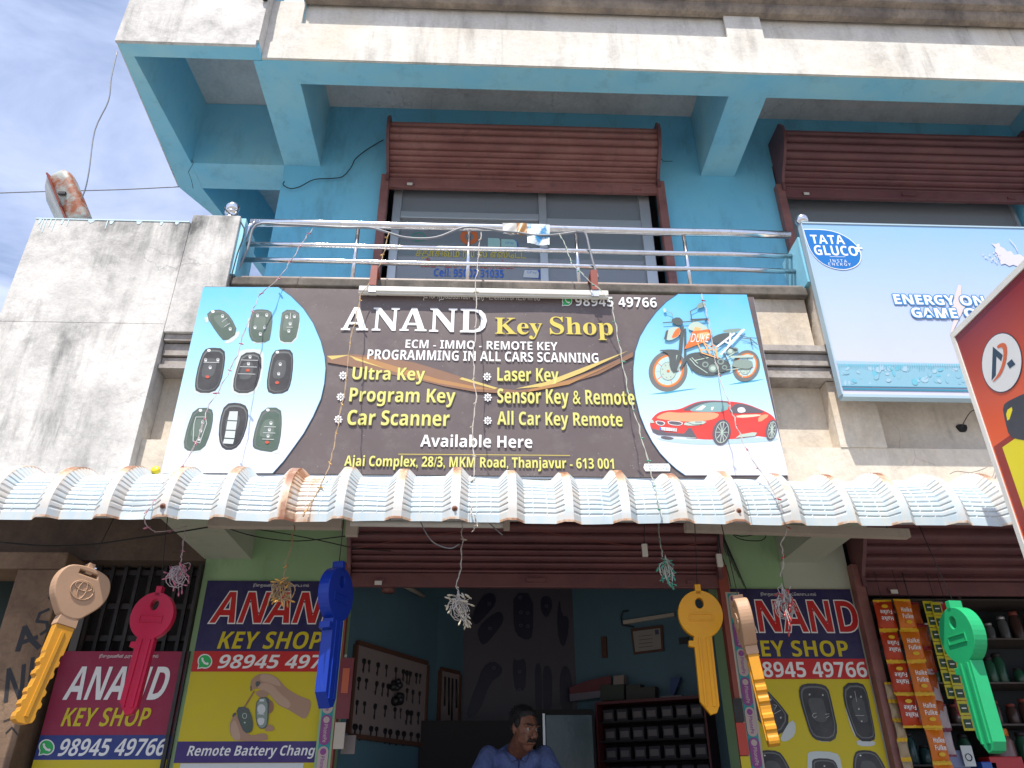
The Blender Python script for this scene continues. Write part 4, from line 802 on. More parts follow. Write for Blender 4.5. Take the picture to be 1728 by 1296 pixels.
# =================================================================== RED SIDE SIGN
RS = thing('side_sign', 'red and yellow projecting sign with round key logo at the right edge', 'sign', (2.2, 2.0, 0))
sX = 2.2; sm = mat('red_orange_print', (1, 1, 1), 0.3); gg = node(sm, 'ShaderNodeNewGeometry'); sx = node(sm, 'ShaderNodeSeparateXYZ'); sm.node_tree.links.new(gg.outputs['Position'], sx.inputs[0])
cr = node(sm, 'ShaderNodeValToRGB'); sm.node_tree.links.new(rng(sm, sx.outputs[2], 2.95, 3.45), cr.inputs[0]); e = cr.color_ramp.elements; e[0].color = (0.75, 0.11, 0.03, 1); e[1].color = (0.22, 0.015, 0.025, 1); setc(sm, cr.outputs[0])
bx('panel', sm, RS, sX, sX+0.05, 1.75, 2.95, 2.35, 3.47, bev=0.0)
g = G(); g.box(sX-0.006, sX+0.056, 1.74, 2.975, 3.4705, 3.50); g.box(sX-0.006, sX+0.056, 2.9505, 2.975, 2.33, 3.47); g.box(sX-0.006, sX+0.056, 1.74, 2.95, 2.325, 2.3495); g.build('frame', white, RS)
g = G(); g.tube([(sX+0.025, 1.8, 0.0), (sX+0.025, 1.8, 2.325)], 0.03, 12); g.build('pole', darkm, RS)
zs = lambda x, y: (1560+x/2.8175, 440+y/2.8175)
a = Art(('X', sX), zs, start=0.0012); sy = flat('sign_yellow_print', (0.80, 0.68, 0.02)); sdr = flat('sign_dark_red', (0.30, 0.03, 0.02)); swt = flat('sign_disc_white', (0.70, 0.70, 0.68)); snv = flat('sign_slate_print', (0.03, 0.06, 0.10))
def yz(y, z): return Vector((sX, y, z))
a.pts3([yz(2.94, 2.905), yz(1.76, 2.905), yz(1.76, 2.36), yz(2.94, 2.36)], sdr); a.pts3([yz(2.89, 2.88), yz(1.76, 2.88), yz(1.76, 2.36), yz(2.89, 2.36)], sy)
a.build('printed_panels', RS)
a = Art(('X', sX), zs, start=0.0018)
def dsk(cy, cz, r_, m): a.pts3([yz(cy+r_*math.cos(i*math.pi/18), cz+r_*math.sin(i*math.pi/18)) for i in range(36)][::-1], m)
c_ = atX(1690, 612, sX); dsk(c_.y, c_.z, 0.128, snv); dsk(c_.y, c_.z, 0.124, swt); dsk(c_.y-0.32, c_.z+.02, 0.128, snv); dsk(c_.y-0.32, c_.z+.02, 0.124, swt)
a.poly([(328, 408), (375, 448), (368, 478), (345, 455), (342, 545), (322, 570)], snv); a.poly([(418, 468), (436, 492), (408, 512), (395, 488)], snv)
a.poly([(347, 405), (370, 390), (390, 393), (398, 420), (392, 480), (370, 540), (345, 565), (322, 582), (350, 545), (370, 500), (380, 450), (376, 412), (360, 412), (352, 418)], flat('sign_orange_mark', (0.62, 0.13, 0.05)), 1)
a.build('round_logo', RS)
a = Art(('X', sX), zs, start=0.002); fobm = flat('sign_fob_print', (0.05, 0.055, 0.07))
a.poly([(372, 690), (410, 660), (600, 580), (640, 700), (560, 860), (455, 852), (405, 835), (385, 760)], fobm, 1); a.poly([(388, 715), (428, 688), (400, 775)], sy, 1); a.build('printed_key_fob', RS)

# =================================================================== POSTERS
def poster_frame(name, label, x0, x1, z0, z1, y, m):
    P_ = thing(name, label, 'poster', ((x0+x1)/2, y, z0)); bx('sheet', m, P_, x0, x1, y+0.001, y+0.012, z0, z1); return P_
navy = flat('poster_navy', (0.020, 0.016, 0.085)); pry = flat('poster_yellow', (0.60, 0.48, 0.006)); prd = flat('poster_red', (0.50, 0.012, 0.012)); pvi = flat('poster_violet', (0.045, 0.022, 0.16)); mar = flat('poster_maroon', (0.28, 0.008, 0.05)); rfill = mat('red_gradient_print', (0.6, 0.02, 0.02), 0.4)
def rectpx(a, x0, x1, z0, z1, m): a.pts3([Vector((x0, a.val, z0)), Vector((x1, a.val, z0)), Vector((x1, a.val, z1)), Vector((x0, a.val, z1))], m)
y_ = 4.985; pl = ('Y', y_)
PL = poster_frame('poster', 'left navy and yellow ANAND KEY SHOP poster showing hands opening a remote', -1.74, -0.93, 1.2, at(355, 980, y_).z, y_, pry)
zr, zy, zv, zw = at(450, 1099, y_).z, at(450, 1133.5, y_).z, at(450, 1251, y_).z, at(450, 1287, y_).z
a = Art(pl); rectpx(a, -1.74, -0.93, zr, at(355, 980, y_).z, navy); rectpx(a, -1.74, -0.93, zy, zr, prd); rectpx(a, -1.74, -0.93, zw, zv, pvi); rectpx(a, -1.70, -1.0, 1.25, zw-0.003, swh); a.build('printed_bands', PL)
def pl_text(par, plane, specs):
    for t, b_, q, m, bo, sh, ol in specs: line_(t, b_, q, m, bo, sh, outline=ol, parent=par, plane=plane, st=0.0022)
pl_text(PL, pl, [('இைறவனின் அருட்ெகாைடயால்', (427, 992), (522, 985), pw, 0.0, 0, None), ('ANAND', (353, 1051), (590, 1000), prd, 0.05, 0.25, pw), ('KEY SHOP', (366, 1095), (546, 1066), pry, 0.045, 0.2, None), ('98945 49766', (367, 1128), (586, 1105), pw, 0.04, 0.2, None), ('Remote Battery Change', (314, 1281), (544, 1257), pw, 0.035, 0.2, None)])
a = Art(pl, start=0.0022); wa(a, (346, 1116), 11.5, pw); a.build('phone_logo', PL)
zh = lambda x, y: (340+x/6.61, 1100+y/6.61); sk1 = flat('skin_print_light', (0.50, 0.33, 0.23)); sk2 = flat('skin_print_dark', (0.30, 0.15, 0.09)); sk3 = flat('skin_print_mid', (0.40, 0.24, 0.16))
a = Art(pl, zh, start=0.0018)
a.poly([(560, 300), (650, 240), (760, 245), (850, 290), (920, 380), (1010, 450), (1130, 510), (1240, 545), (1170, 770), (1060, 700), (960, 640), (860, 600), (800, 520), (720, 440), (620, 400), (550, 440), (545, 370)], sk3, 2); a.poly([(655, 245), (760, 250), (850, 300), (900, 390), (820, 370), (740, 340), (655, 330)], sk1, 2); a.poly([(620, 380), (700, 340), (800, 370), (880, 470), (1000, 560), (980, 640), (880, 600), (800, 520), (740, 440), (640, 420)], sk1, 2)
a.poly([(600, 440), (700, 420), (760, 480), (700, 510), (620, 500)], sk3, 2); a.poly([(600, 330), (660, 325), (655, 370), (610, 400)], kd, 1); a.poly([(545, 385), (560, 380), (560, 440), (548, 440)], kd)
a.poly([(760, 530), (800, 560), (805, 640), (770, 690), (740, 680)], sk2, 1); a.line([(590, 440), (485, 610)], 16, sk2)
a.poly([(310, 830), (340, 740), (390, 690), (430, 800), (500, 900), (560, 940), (700, 900), (740, 940), (740, 995), (340, 995)], sk3, 2); a.poly([(320, 850), (360, 750), (400, 800), (450, 990), (350, 990)], sk1, 2); a.poly([(700, 870), (760, 800), (820, 850), (800, 885), (720, 885)], sk3, 2); a.poly([(345, 740), (350, 690), (385, 675), (390, 700)], kd, 1)
a.poly([(385, 620), (510, 610), (560, 700), (580, 820), (560, 900), (480, 910), (420, 780)], kd, 1); a.poly([(415, 665), (515, 655), (550, 780), (560, 880), (480, 890)], fg, 1); a.ring((483, 715), 26, 6, fl, 32); a.disc((485, 790), 9, fl)
a.poly([(620, 515), (760, 500), (755, 640), (745, 780), (720, 860), (630, 855), (600, 700)], kd, 1); a.poly([(630, 525), (740, 515), (735, 800), (700, 850), (635, 845), (610, 690)], km, 1); a.disc((670, 640), 45, swh, 55, 22); a.poly([(620, 740), (710, 735), (695, 815), (640, 820)], swh, 1); a.poly([(650, 530), (700, 530), (700, 555), (650, 555)], swh); a.line([(630, 690), (700, 700)], 10, fl)
a.build('printed_hands', PL)
# right poster
PR = poster_frame('poster', 'right navy and yellow ANAND KEY SHOP poster showing dark car remotes', at(1217, 1000, y_).x+.03, 2.43, 1.2, at(1215, 993, y_).z, y_, pry)
zt_, zr, zy = at(1330, 994, y_).z, at(1330, 1111.5, y_).z, at(1330, 1146, y_).z; xl, xr = at(1217, 1000, y_).x+.03, 2.43
a = Art(pl); rectpx(a, xl, xr, zr, zt_, navy); rectpx(a, xl, xr, zy, zr, prd); a.build('printed_bands', PR)
pl_text(PR, pl, [('இைறவனின் அருட்ெகாைடயால்', (1284, 1007), (1376, 1000), pw, 0.0, 0, None), ('ANAND', (1236, 1066), (1441, 1014), prd, 0.05, 0.0, pw), ('KEY SHOP', (1262, 1108), (1428, 1081), pry, 0.045, 0.0, None), ('98945 49766', (1270, 1143), (1459, 1117), pw, 0.04, 0.0, None)])
a = Art(pl, start=0.0022); wa(a, (1251, 1126), 11, pw); a.build('phone_logo', PR)
zq = lambda x, y: (1220+x/5.76, 1130+y/5.76)
kw = dict(plane=pl, z=zq, parent=PR)
fob([(160, 190), (200, 145), (290, 130), (420, 190), (560, 340), (660, 480), (560, 650), (440, 600), (220, 360)], fk, [(460, 290), (560, 465)], [[(560, 650), (660, 480), (710, 530), (700, 640), (620, 700), (565, 695)], [(162, 230), (230, 300), (220, 360), (160, 290)]], [[(495, 430), (560, 395)], [(490, 340), (520, 350), (500, 385)]], holes=[(235, 178)], **kw)
fob([(735, 180), (780, 135), (940, 135), (1020, 170), (1050, 280), (1080, 420), (1115, 580), (1085, 700), (920, 695), (850, 640), (800, 480), (745, 290)], fk, [(840, 240), (968, 245)], [[(940, 675), (1035, 672), (1055, 702), (925, 700)], [(748, 275), (775, 275), (822, 400), (800, 430)], [(1038, 300), (1050, 300), (1070, 420), (1058, 415)]], [[(905, 425), (880, 425), (865, 450), (885, 470), (908, 455)], [(990, 435), (1030, 430)], [(1000, 470), (1030, 450)]], **kw)
fob([(1170, 130), (1350, 125), (1395, 200), (1420, 310), (1440, 420), (1480, 620), (1470, 700), (1310, 695), (1240, 520), (1165, 290)], fk, [(1240, 262), (1340, 262), (1318, 380), (1345, 500)], [[(1290, 680), (1480, 690), (1475, 745), (1310, 745)], [(1185, 345), (1250, 420), (1300, 650), (1345, 665), (1290, 665), (1240, 560), (1195, 400)], [(1425, 340), (1440, 420), (1455, 650), (1410, 665), (1435, 630), (1405, 420)]], [[(1278, 210), (1298, 315)], [(1285, 447), (1370, 447)]], **kw)
for c_, m in ((330, fk), (1260, fk)):
    fob([(c_, 960), (c_+15, 810), (c_+70, 780), (c_+210, 790), (c_+270, 860), (c_+340, 1000), (c_+340, 1300), (c_+30, 1300)], m, holes=[(c_+75, 835)], **kw)
fob([(855, 900), (890, 860), (1060, 865), (1110, 920), (1150, 1100), (1180, 1300), (900, 1300)], fk, [(985, 935)], [[(810, 830), (850, 790), (1100, 800), (1150, 880), (1200, 1300), (850, 1300)]], **kw)
# maroon poster
y2 = 4.985; pm = ('Y', y2)
PM = poster_frame('poster', 'maroon ANAND KEY SHOP poster with blue phone band on the left grille', -2.53, at(318, 1098, y2).x, 1.1, at(200, 1099, y2).z, y2, mar)
zb1, zb2 = at(180, 1240.5, y2).z, at(180, 1282, y2).z; a = Art(pm); xr_ = at(318, 1098, y2).x
rectpx(a, -2.53, xr_, zb2, zb1, flat('poster_blue', (0.015, 0.035, 0.20))); rectpx(a, -2.53, xr_, 1.12, zb2, pry); a.build('printed_bands', PM)
pl_text(PM, pm, [('இைறவனின் அருட்ெகாைடயால்', (167, 1112), (268, 1104), pw, 0.0, 0, None), ('ANAND', (105, 1181), (290, 1125), pw, 0.05, 0.25, None), ('KEY SHOP', (102, 1226), (257, 1194), pry, 0.045, 0.2, None), ('98945 49766', (97, 1276), (284, 1246), pw, 0.04, 0.2, None)])
a = Art(pm, start=0.0022); wa(a, (79, 1261), 12.5, pw); a.build('phone_logo', PM)
bx('edging_strip', darkm, PM, xr_+0.001, xr_+0.012, y2-0.01, y2+0.012, 1.1, at(200, 1099, y2).z); 
# payment strips on both door posts
vio = flat('strip_violet', (0.24, 0.05, 0.22)); tea = flat('strip_teal', (0.02, 0.28, 0.30)); crm = flat('strip_cream', (0.46, 0.36, 0.33))
def strip(label, x, ztop, zbot, k0):
    S_ = thing('payment_strip', label, 'sticker strip', (x, 4.93, zbot)); bx('strip', tea, S_, x-0.032, x+0.032, 4.925, 4.928, zbot, ztop)
    a = Art(('Y', 4.925)); z = ztop-0.005; i = k0
    while z-0.165 > zbot:
        m = vio if i % 2 else crm; ink = crm if i % 2 else vio
        pts = []
        for cz, s0 in ((z-0.028, 0), (z-0.135, 180)):
            for k in range(9): t = R(s0+k*22.5); pts.append(Vector((x+0.030*math.cos(t), 4.925, cz+0.028*math.sin(t))))
        a.pts3(pts[::-1], m); a.pts3([Vector((x+0.018*math.cos(t), 4.925, z-0.028+0.018*math.sin(t))) for t in [-k*math.pi/8 for k in range(16)]], ink)
        v, f, _ = textmesh('PhonePe', 0.015); a.off += a.step; a.g.add([Vector((x+0.024*(y-0.45), 4.925-a.off, z-0.052-xx*0.095)) for xx, y in v], f, a.mi(ink))
        z -= 0.168; i += 1
    a.build('printed_badges', S_)
strip('violet and cream PhonePe strip on the left door post', -0.885, 2.72, 1.45, 1); strip('violet and cream PhonePe strip on the right door post', 1.625, 2.76, 1.45, 0)
for x, s_ in ((-0.885, -1), (1.625, 1)): g = G(); g.box(x-0.045, x+0.045, 4.929, 4.984, 0.8, 2.77); g.build('door_post', offw if s_ > 0 else green, B)
D_ = thing('sticker_column', 'narrow column of black, red and cream notices on the right door post', 'sticker', (1.56, 4.92, 1.5))
for z0, z1, m, t in ((2.0, 2.13, pk, 'TATA docomo'), (1.82, 1.995, sred, 'SIM CARD'), (1.6, 1.815, pry, 'RECHARGE')):
    g = G(); g.box(1.53, 1.585, 4.915, 4.92, z0, z1); g.build('notice', m, D_)
D2 = thing('deity_calendar', 'dark red picture calendar pinned inside the left door post', 'calendar', (-0.80, 4.94, 1.9))
g = G(); g.box(-0.835, -0.755, 4.915, 4.92, 2.02, 2.36); g.build('picture', flat('calendar_red', (0.16, 0.02, 0.03)), D2); g = G(); g.box(-0.815, -0.775, 4.911, 4.9145, 2.16, 2.30); g.build('figure_print', flat('calendar_orange', (0.45, 0.10, 0.04)), D2); g = G(); g.box(-0.83, -0.77, 4.91, 4.914, 1.86, 2.0); g.build('date_pad', offw, D2)

# =================================================================== LIGHT BATTENS UNDER THE AWNING
for label, p0, p1, yy in (('cream tube light batten hanging under the awning, left of the doorway', (350, 880), (860, 886), 3.75), ('long cream batten hanging under the awning above the right poster', (1158, 887), (1536, 899), 3.75)):
    P0, P1 = at(*p0, yy), at(*p1, yy); T2 = thing('light_batten', label, 'light fitting', (P0+P1)/2)
    d = (P1-P0); n = Vector((0, 1, 0)); upv = Vector((0, 0, 1)); h = 0.022
    g = G(); g.prism([P0+upv*h, P0-upv*h, P0-upv*h+n*0.05, P0+upv*h+n*0.05], d*(0.44 if p0[0] < 600 else 1.0)); g.build('batten', offw, T2)
    if p0[0] < 600:
        g = G(); g.tube([P0+d*0.47, P0+d*0.99], 0.017, 10); g.build('tube', white, T2); g = G(); q = P0+d*0.455; g.prism([q+upv*0.02, q-upv*0.06, q-upv*0.06+n*0.04, q+upv*0.02+n*0.04], Vector((0.06, 0, 0))); q = P0+d*0.98; g.box(q.x, q.x+.03, q.y-.02, q.y+.02, q.z-.025, q.z+.025); g.build('holder', offw, T2)
    g = G()
    for k in (0.15, 0.6, 0.9): q = P0+d*k; g.tube([q+Vector((0, 0.0, 0.02)), Vector((q.x, 3.8, q.z+0.16))], 0.003, 5)
    g.build('hanging_wire', black, T2)
wire('loose_wire', 'bundle of black wires drooping under the awning at the left bay', 'wire', [(0, 915), (80, 921), (160, 918), (230, 908), (300, 898), (360, 888)], 3.9, 0.004, black)
wire('loose_wire', 'black wire running from the left batten to the blue key hanger', 'wire', [(380, 890), (430, 905), (500, 913), (580, 905), (640, 898)], 4.2, 0.003, black)
wire('loose_wire', 'second black wire crossing the pale green wall above the left poster', 'wire', [(385, 888), (460, 897), (540, 912), (600, 925), (660, 930)], 4.3, 0.003, black)
wire('loose_wire', 'pale cable looping down in front of the middle shutter', 'wire', [(705, 868), (714, 890), (728, 912), (745, 922), (762, 925), (775, 918)], 3.5, 0.003, cable)
wire('loose_wire', 'pale cable slanting in front of the middle shutter right of the white bulbs', 'wire', [(812, 868), (828, 885), (848, 903)], 3.5, 0.003, cable)
wire('loose_wire', 'thin dark wires tangled behind the right batten', 'wire', [(1222, 893), (1250, 905), (1290, 900), (1285, 912), (1250, 910), (1240, 897), (1320, 899)], 4.3, 0.003, black)
wire('loose_wire', 'two thin dark wires hanging on the green wall above the right poster', 'wire', [(1212, 890), (1216, 930), (1228, 965), (1233, 990)], 4.6, 0.003, black)
wire('loose_wire', 'faint reddish wire strung across the middle shutter', 'wire', [(600, 925), (720, 905), (860, 890), (960, 905), (1100, 925), (1190, 915)], 4.6, 0.002, brownr)
for px, py, lab in ((1088, 928, 'small cream switch hanging on its cord right of the doorway centre'), (1214, 945, 'small cream switch hanging by the right door post')):
    P_ = at(px, py, 4.3); t_ = thing('pull_switch', lab, 'switch', P_-Vector((0, 0, 0.04))); g = G(); g.box(P_.x-0.016, P_.x+0.016, P_.y-0.01, P_.y+0.01, P_.z-0.04, P_.z+0.035, bev=0.004); g.build('body', white, t_); g = G(); g.tube([P_+Vector((0, 0, 0.035)), P_+Vector((0.02, 0, 0.25))], 0.003, 5); g.build('cord', black, t_)
P_ = at(264, 796, 3.60); g = G(); g.lathe([(0.016, 0), (0.021, 0.004), (0.021, 0.02), (0.012, 0.026)], 16, P_, axis=(0, -1, 0.3)); o = g.build('yellow_cap', mat('yellow_plastic', (0.75, 0.60, 0.02), 0.4)); tag(o, 'small round yellow cap at the banner lower left corner', 'cap'); recenter(o)

# =================================================================== GIANT KEYS
def kmat(n, c, rough=0.33, m=None):
    m = mat(n, c, rough, spec=0.3); setc(m, mixc(m, rng(m, noise(m, 12, 8, 0.7), 0.42, 0.8, 0, 0.3), c, tuple(x*0.45+0.02 for x in c))); setc(m, mixc(m, rng(m, noise(m, 30, 8, 0.8, (1, 1, .5)), 0.60, 0.70, 0, 0.18), mixc(m, rng(m, noise(m, 6, 8, 0.7), 0.42, 0.8, 0, 0.3), c, tuple(x*0.5+0.02 for x in c)), tuple(min(.7, x*0.8+0.06) for x in c))); bump(m, noise(m, 40, 4, 0.6), 0.18, 0.003); return m
def big_key(label, top, L_, ang, tilt, m, m2=None, kind_='round', th=0.034, hanger=True, tx=0.0):
    t_ = thing('giant_display_key', label, 'display key', top)
    def put(loops, y0, y1, name, mm, bev=0.004, mi=None):
        v, f = curve_mesh(loops, (y1-y0)/2-bev, bev, 1); me = bpy.data.meshes.new(name)
        me.from_pydata([(x*L_, -(z_)+(y0+y1)/2, y*L_) for x, y, z_ in v], [], f); me.materials.append(mm); o = link(name, me, t_)
        return o
    circ = lambda cx, cy, rx, ry, n=40: [(cx+rx*math.cos(2*math.pi*i/n), cy+ry*math.sin(2*math.pi*i/n)) for i in range(n)]
    if kind_ == 'round':
        R_ = 0.185; head = []
        for i in range(33):
            t = R(-68+316*i/32); head.append((R_*math.cos(t)*1.0, -0.215+R_*1.07*math.sin(t)))
        body = head+[(-0.075, -0.40), (-0.08, -0.43), (-0.118, -0.43), (-0.122, -0.475), (-0.075, -0.485), (-0.075, -0.90), (0.0, -1.0), (0.05, -0.985), (0.075, -0.93), (0.075, -0.40)]
        put([body, circ(0, -0.125, 0.035, 0.045, 20)], -th/2, th/2, 'key_body', m)
        put([[(-0.1, -0.21), (0.1, -0.21), (0.1, -0.275), (-0.1, -0.275)], [(-0.09, -0.22), (0.09, -0.22), (0.09, -0.265), (-0.09, -0.265)]], -th/2-0.004, -th/2+0.002, 'raised_label', m, 0.001)
        for x0, x1 in ((-0.04, -0.022), (0.022, 0.05)): put([[(x0, -0.41), (x1, -0.41), (x1, -0.94), (x0, -0.94)]], -th/2-0.006, -th/2+0.002, 'blade_ridge', m, 0.002)
    else:
        head = [(-0.055, -0.35), (-0.10, -0.30), (-0.165, -0.22), (-0.185, -0.12), (-0.15, -0.03), (-0.06, 0.0), (0.07, 0.0), (0.15, -0.03), (0.185, -0.12), (0.165, -0.22), (0.10, -0.30), (0.055, -0.35)]
        hs = head
        for _ in range(2): n = len(hs); hs = [q for i in range(n) for q in ((hs[i][0]*.75+hs[(i+1) % n][0]*.25, hs[i][1]*.75+hs[(i+1) % n][1]*.25), (hs[i][0]*.25+hs[(i+1) % n][0]*.75, hs[i][1]*.25+hs[(i+1) % n][1]*.75))]
        put([hs, [(-0.06, -0.035), (0.06, -0.035), (0.06, -0.06), (-0.06, -0.06)]], -th/2-0.006, th/2+0.006, 'key_head', m, 0.008)
        put([[(-0.06, -0.342), (0.06, -0.342), (0.065, -0.40), (-0.065, -0.40)]], -th/2-0.004, th/2+0.004, 'collar', m, 0.003)
        bl2 = [(0.06, -0.40)]; tt_ = [0.0, 0.012, 0.0, 0.014, 0.004, 0.018, 0.02, 0.004, 0.014, 0.0, 0.012, 0.006]
        for i, q in enumerate(tt_): z_ = -0.55-i*0.036; bl2 += [(0.062-q, z_), (0.062-q, z_-0.022)]
        bl2 += [(0.05, -0.985), (0.02, -1.0), (-0.03, -1.0), (-0.055, -0.985)]
        for i, q in reversed(list(enumerate(tt_[::-1]))): z_ = -0.55-i*0.036; bl2 += [(-0.062+q, z_-0.022), (-0.062+q, z_)]
        bl2 += [(-0.06, -0.40)]; put([bl2], -th/2, th/2, 'key_blade', m2 or m, 0.003)
        put([[(-0.012, -0.44), (0.012, -0.44), (0.012, -0.96), (-0.012, -0.96)]], -th/2-0.005, -th/2+0.002, 'blade_ridge', m2 or m, 0.002)
        g = G(); e_ = 0.0045   # oval emblem of three interlocking ellipses, in relief
        def ell(cx, cy, rx, ry): g.tube([Vector((x*L_, -th/2-0.008, y*L_))+Vector(top) for x, y in circ(cx, cy, rx, ry, 26)]+[Vector(((cx+rx)*L_, -th/2-0.008, cy*L_))+Vector(top)], 0.0028, 6)
        ell(0, -0.16, 0.075, 0.062); ell(0, -0.16, 0.026, 0.06); ell(0, -0.135, 0.055, 0.028); g.build('emblem', m, t_)
    g = G(); tv = Vector(top); g.box(tv.x-0.014, tv.x+0.014, tv.y-th/2, tv.y+th/2, tv.z-0.03, tv.z+0.02, bev=0.003); g.build('hanging_lug', m, t_)
    t_.rotation_euler = (R(tx), R(tilt), R(ang))
    if hanger:
        g = G(); q = Vector((top[0], 3.6, 2.95)); g.tube([tv+Vector((0, 0, 0.018)), tv*0.5+q*0.5, q], 0.0022, 5); o = g.build('hanging_cord', black); o.parent = t_; o.matrix_parent_inverse = (Matrix.Translation(Vector(top)) @ Euler((R(tx), R(tilt), R(ang))).to_matrix().to_4x4()).inverted()
    return t_
def tp3(px, py, Y): v = at(px, py, Y); return tuple(v)
beige = kmat('beige_plastic', (0.44, 0.27, 0.165), 0.5); amber = kmat('amber_blade_plastic', (0.60, 0.27, 0.02)); pink = kmat('crimson_plastic', (0.50, 0.008, 0.05)); kblue = kmat('royal_blue_plastic', (0.008, 0.035, 0.30), 0.25); kyel = kmat('golden_yellow_plastic', (0.74, 0.33, 0.0)); kgrn = kmat('bright_green_plastic', (0.02, 0.38, 0.14))
big_key('tan headed giant key with amber blade and oval emblem, leftmost', tp3(150, 960, 3.42), 0.64, 46, 9, beige, amber, 'car', 0.05)
big_key('crimson giant key hanging in front of the maroon poster', tp3(270, 997, 3.74), 0.55, -4, 3, pink)
big_key('royal blue giant key hanging left of the doorway', tp3(572, 955, 3.6), 0.62, 70, 0, kblue, None, 'round', 0.055)
big_key('golden yellow giant key hanging right of the doorway', tp3(1177, 994, 3.74), 0.57, -8, 1, kyel)
big_key('edge-on tan giant key with amber blade before the right poster', tp3(1246, 1012, 3.47), 0.605, -101, 0, beige, amber, 'car', 0.045, tx=5.5)
big_key('bright green giant key hanging at the right in front of the snacks', tp3(1610, 1022, 3.45), 0.605, -84, 0, kgrn, None, 'round', 0.062)

# =================================================================== STRING LIGHTS
def string_lights(label, paths, bulbs, colour, wirec, bundle, seed, size=1.0):
    random.seed(seed); P0 = at(*bundle[:2], bundle[2]); t_ = thing('string_lights', label, 'string lights', tuple(P0))
    wm = mat('wire_'+colour[0], wirec, 0.5); bm_ = mat('bulb_'+colour[0], colour[1], 0.25, spec=0.6, Transmission_Weight=0.25)
    bulb = None; g = G(); g.lathe([(0.0035, -0.012), (0.0035, 0.0), (0.0050, 0.004), (0.0052, 0.012), (0.0035, 0.020), (0.001, 0.023)], 8, P0); b0 = g.build('bulb', bm_, t_)
    first = [True]
    def add(p, dirv):
        o = b0 if first[0] else b0.copy()
        if not first[0]: C.objects.link(o); o.parent = t_
        first[0] = False; o.location = p-P0; o.rotation_euler = Vector((0, 0, 1)).rotation_difference(dirv.normalized()).to_euler(); s_ = random.uniform(0.6, 0.95)*size; o.scale = (s_, s_, s_)
    g = G()
    for pts_, Ys in paths:
        pts = [at(x, y, Ys[0]+(Ys[1]-Ys[0])*i/(len(pts_)-1)) for i, (x, y) in enumerate(pts_)]; sm_ = []
        for i in range(len(pts)-1):
            for k in range(6):
                tt2_ = k/6; sm_.append(pts[i].lerp(pts[i+1], tt2_)+Vector((random.uniform(-1, 1)*0.004, random.uniform(-1, 1)*0.003, 0)))
        sm_.append(pts[-1]); g.tube(sm_, 0.0018, 5); sm2 = [p+Vector((0.004*math.sin(i*1.3), -0.003, 0)) for i, p in enumerate(sm_)]; g.tube(sm2, 0.0014, 5)
        n = len(sm_); nb = max(1, round(bulbs*sum((sm_[i+1]-sm_[i]).length for i in range(n-1))/1.7))
        for i in range(nb):
            k = int((i+0.5)*n/nb); add(sm_[min(k, n-1)], Vector((random.uniform(-1, 1), -0.3, random.uniform(-0.8, -0.1))))
    bw, bh = bundle[3], bundle[4]
    for i in range(bundle[5]):
        a0 = random.uniform(0, 6.28); c1 = P0+Vector((random.uniform(-.3, .3)*bw, random.uniform(-.3, .3)*bw, random.uniform(-.2, .1)*bh))
        tip = P0+Vector((math.cos(a0)*bw*random.uniform(.2, 1.05), math.sin(a0)*bw*0.6, -bh*random.uniform(-0.15, 1.0))); mid = (P0+tip)/2+Vector((random.uniform(-1, 1)*bw*0.9, random.uniform(-1, 1)*bw*0.4, bh*random.uniform(-0.3, 0.5)))
        start = P0+Vector((0, 0, bh*random.uniform(0.0, 0.35))); cv = []
        for k in range(9): u = k/8; cv.append(start*(1-u)**3+c1*3*u*(1-u)**2+mid*3*u*u*(1-u)+tip*u**3)
        g.tube(cv, 0.0017, 4)
        add(tip, tip-mid)
    for i in range(9):
        cc = P0+Vector((random.uniform(-.3, .3)*bw, 0, -bh*random.uniform(.1, .5))); rr_ = bw*random.uniform(0.4, 0.7)
        g.tube([cc+Vector((rr_*math.cos(k*0.6), 0.01*math.sin(k), rr_*math.sin(k*0.6))) for k in range(11)], 0.0018, 4)
    g.build('wire', wm, t_); return t_
string_lights('pink string lights trailing over the banner key fobs to a bundle left of the posters', [([(527, 386), (510, 410), (495, 435), (470, 470), (437, 500), (420, 540), (400, 600), (375, 650), (350, 690), (335, 740), (310, 785), (270, 820), (258, 848), (243, 872)], (3.9, 3.27)), ([(243, 872), (250, 890), (262, 898), (290, 895), (316, 888)], (3.3, 3.5)), ([(312, 895), (308, 930), (305, 950)], (3.5, 3.5))], 11, ('pink', (0.50, 0.14, 0.20)), (0.42, 0.33, 0.34), (303, 960, 3.5, 0.055, 0.11, 24), 5)
string_lights('amber string lights crossing ANAND on the banner to a bundle before the left poster', [([(656, 392), (650, 420), (640, 450), (608, 500), (600, 540), (590, 580), (585, 640), (575, 690), (567, 740), (555, 790), (530, 840), (512, 872)], (3.9, 3.27)), ([(497, 885), (492, 920), (484, 945), (478, 975)], (3.55, 3.5))], 9, ('amber', (0.60, 0.32, 0.05)), (0.36, 0.24, 0.12), (478, 985, 3.5, 0.06, 0.10, 26), 6)
string_lights('white string lights hanging down the middle of the banner to a white bundle', [([(812, 392), (808, 430), (803, 470), (804, 540), (798, 610), (803, 670), (797, 730), (802, 790), (795, 850), (796, 872)], (3.9, 3.27)), ([(780, 872), (780, 910), (777, 960), (770, 990), (775, 1008)], (3.5, 3.5)), ([(800, 868), (804, 885), (796, 898)], (3.3, 3.32))], 10, ('white', (0.52, 0.46, 0.34)), (0.44, 0.40, 0.36), (774, 1012, 3.5, 0.055, 0.115, 30), 7, 1.15)
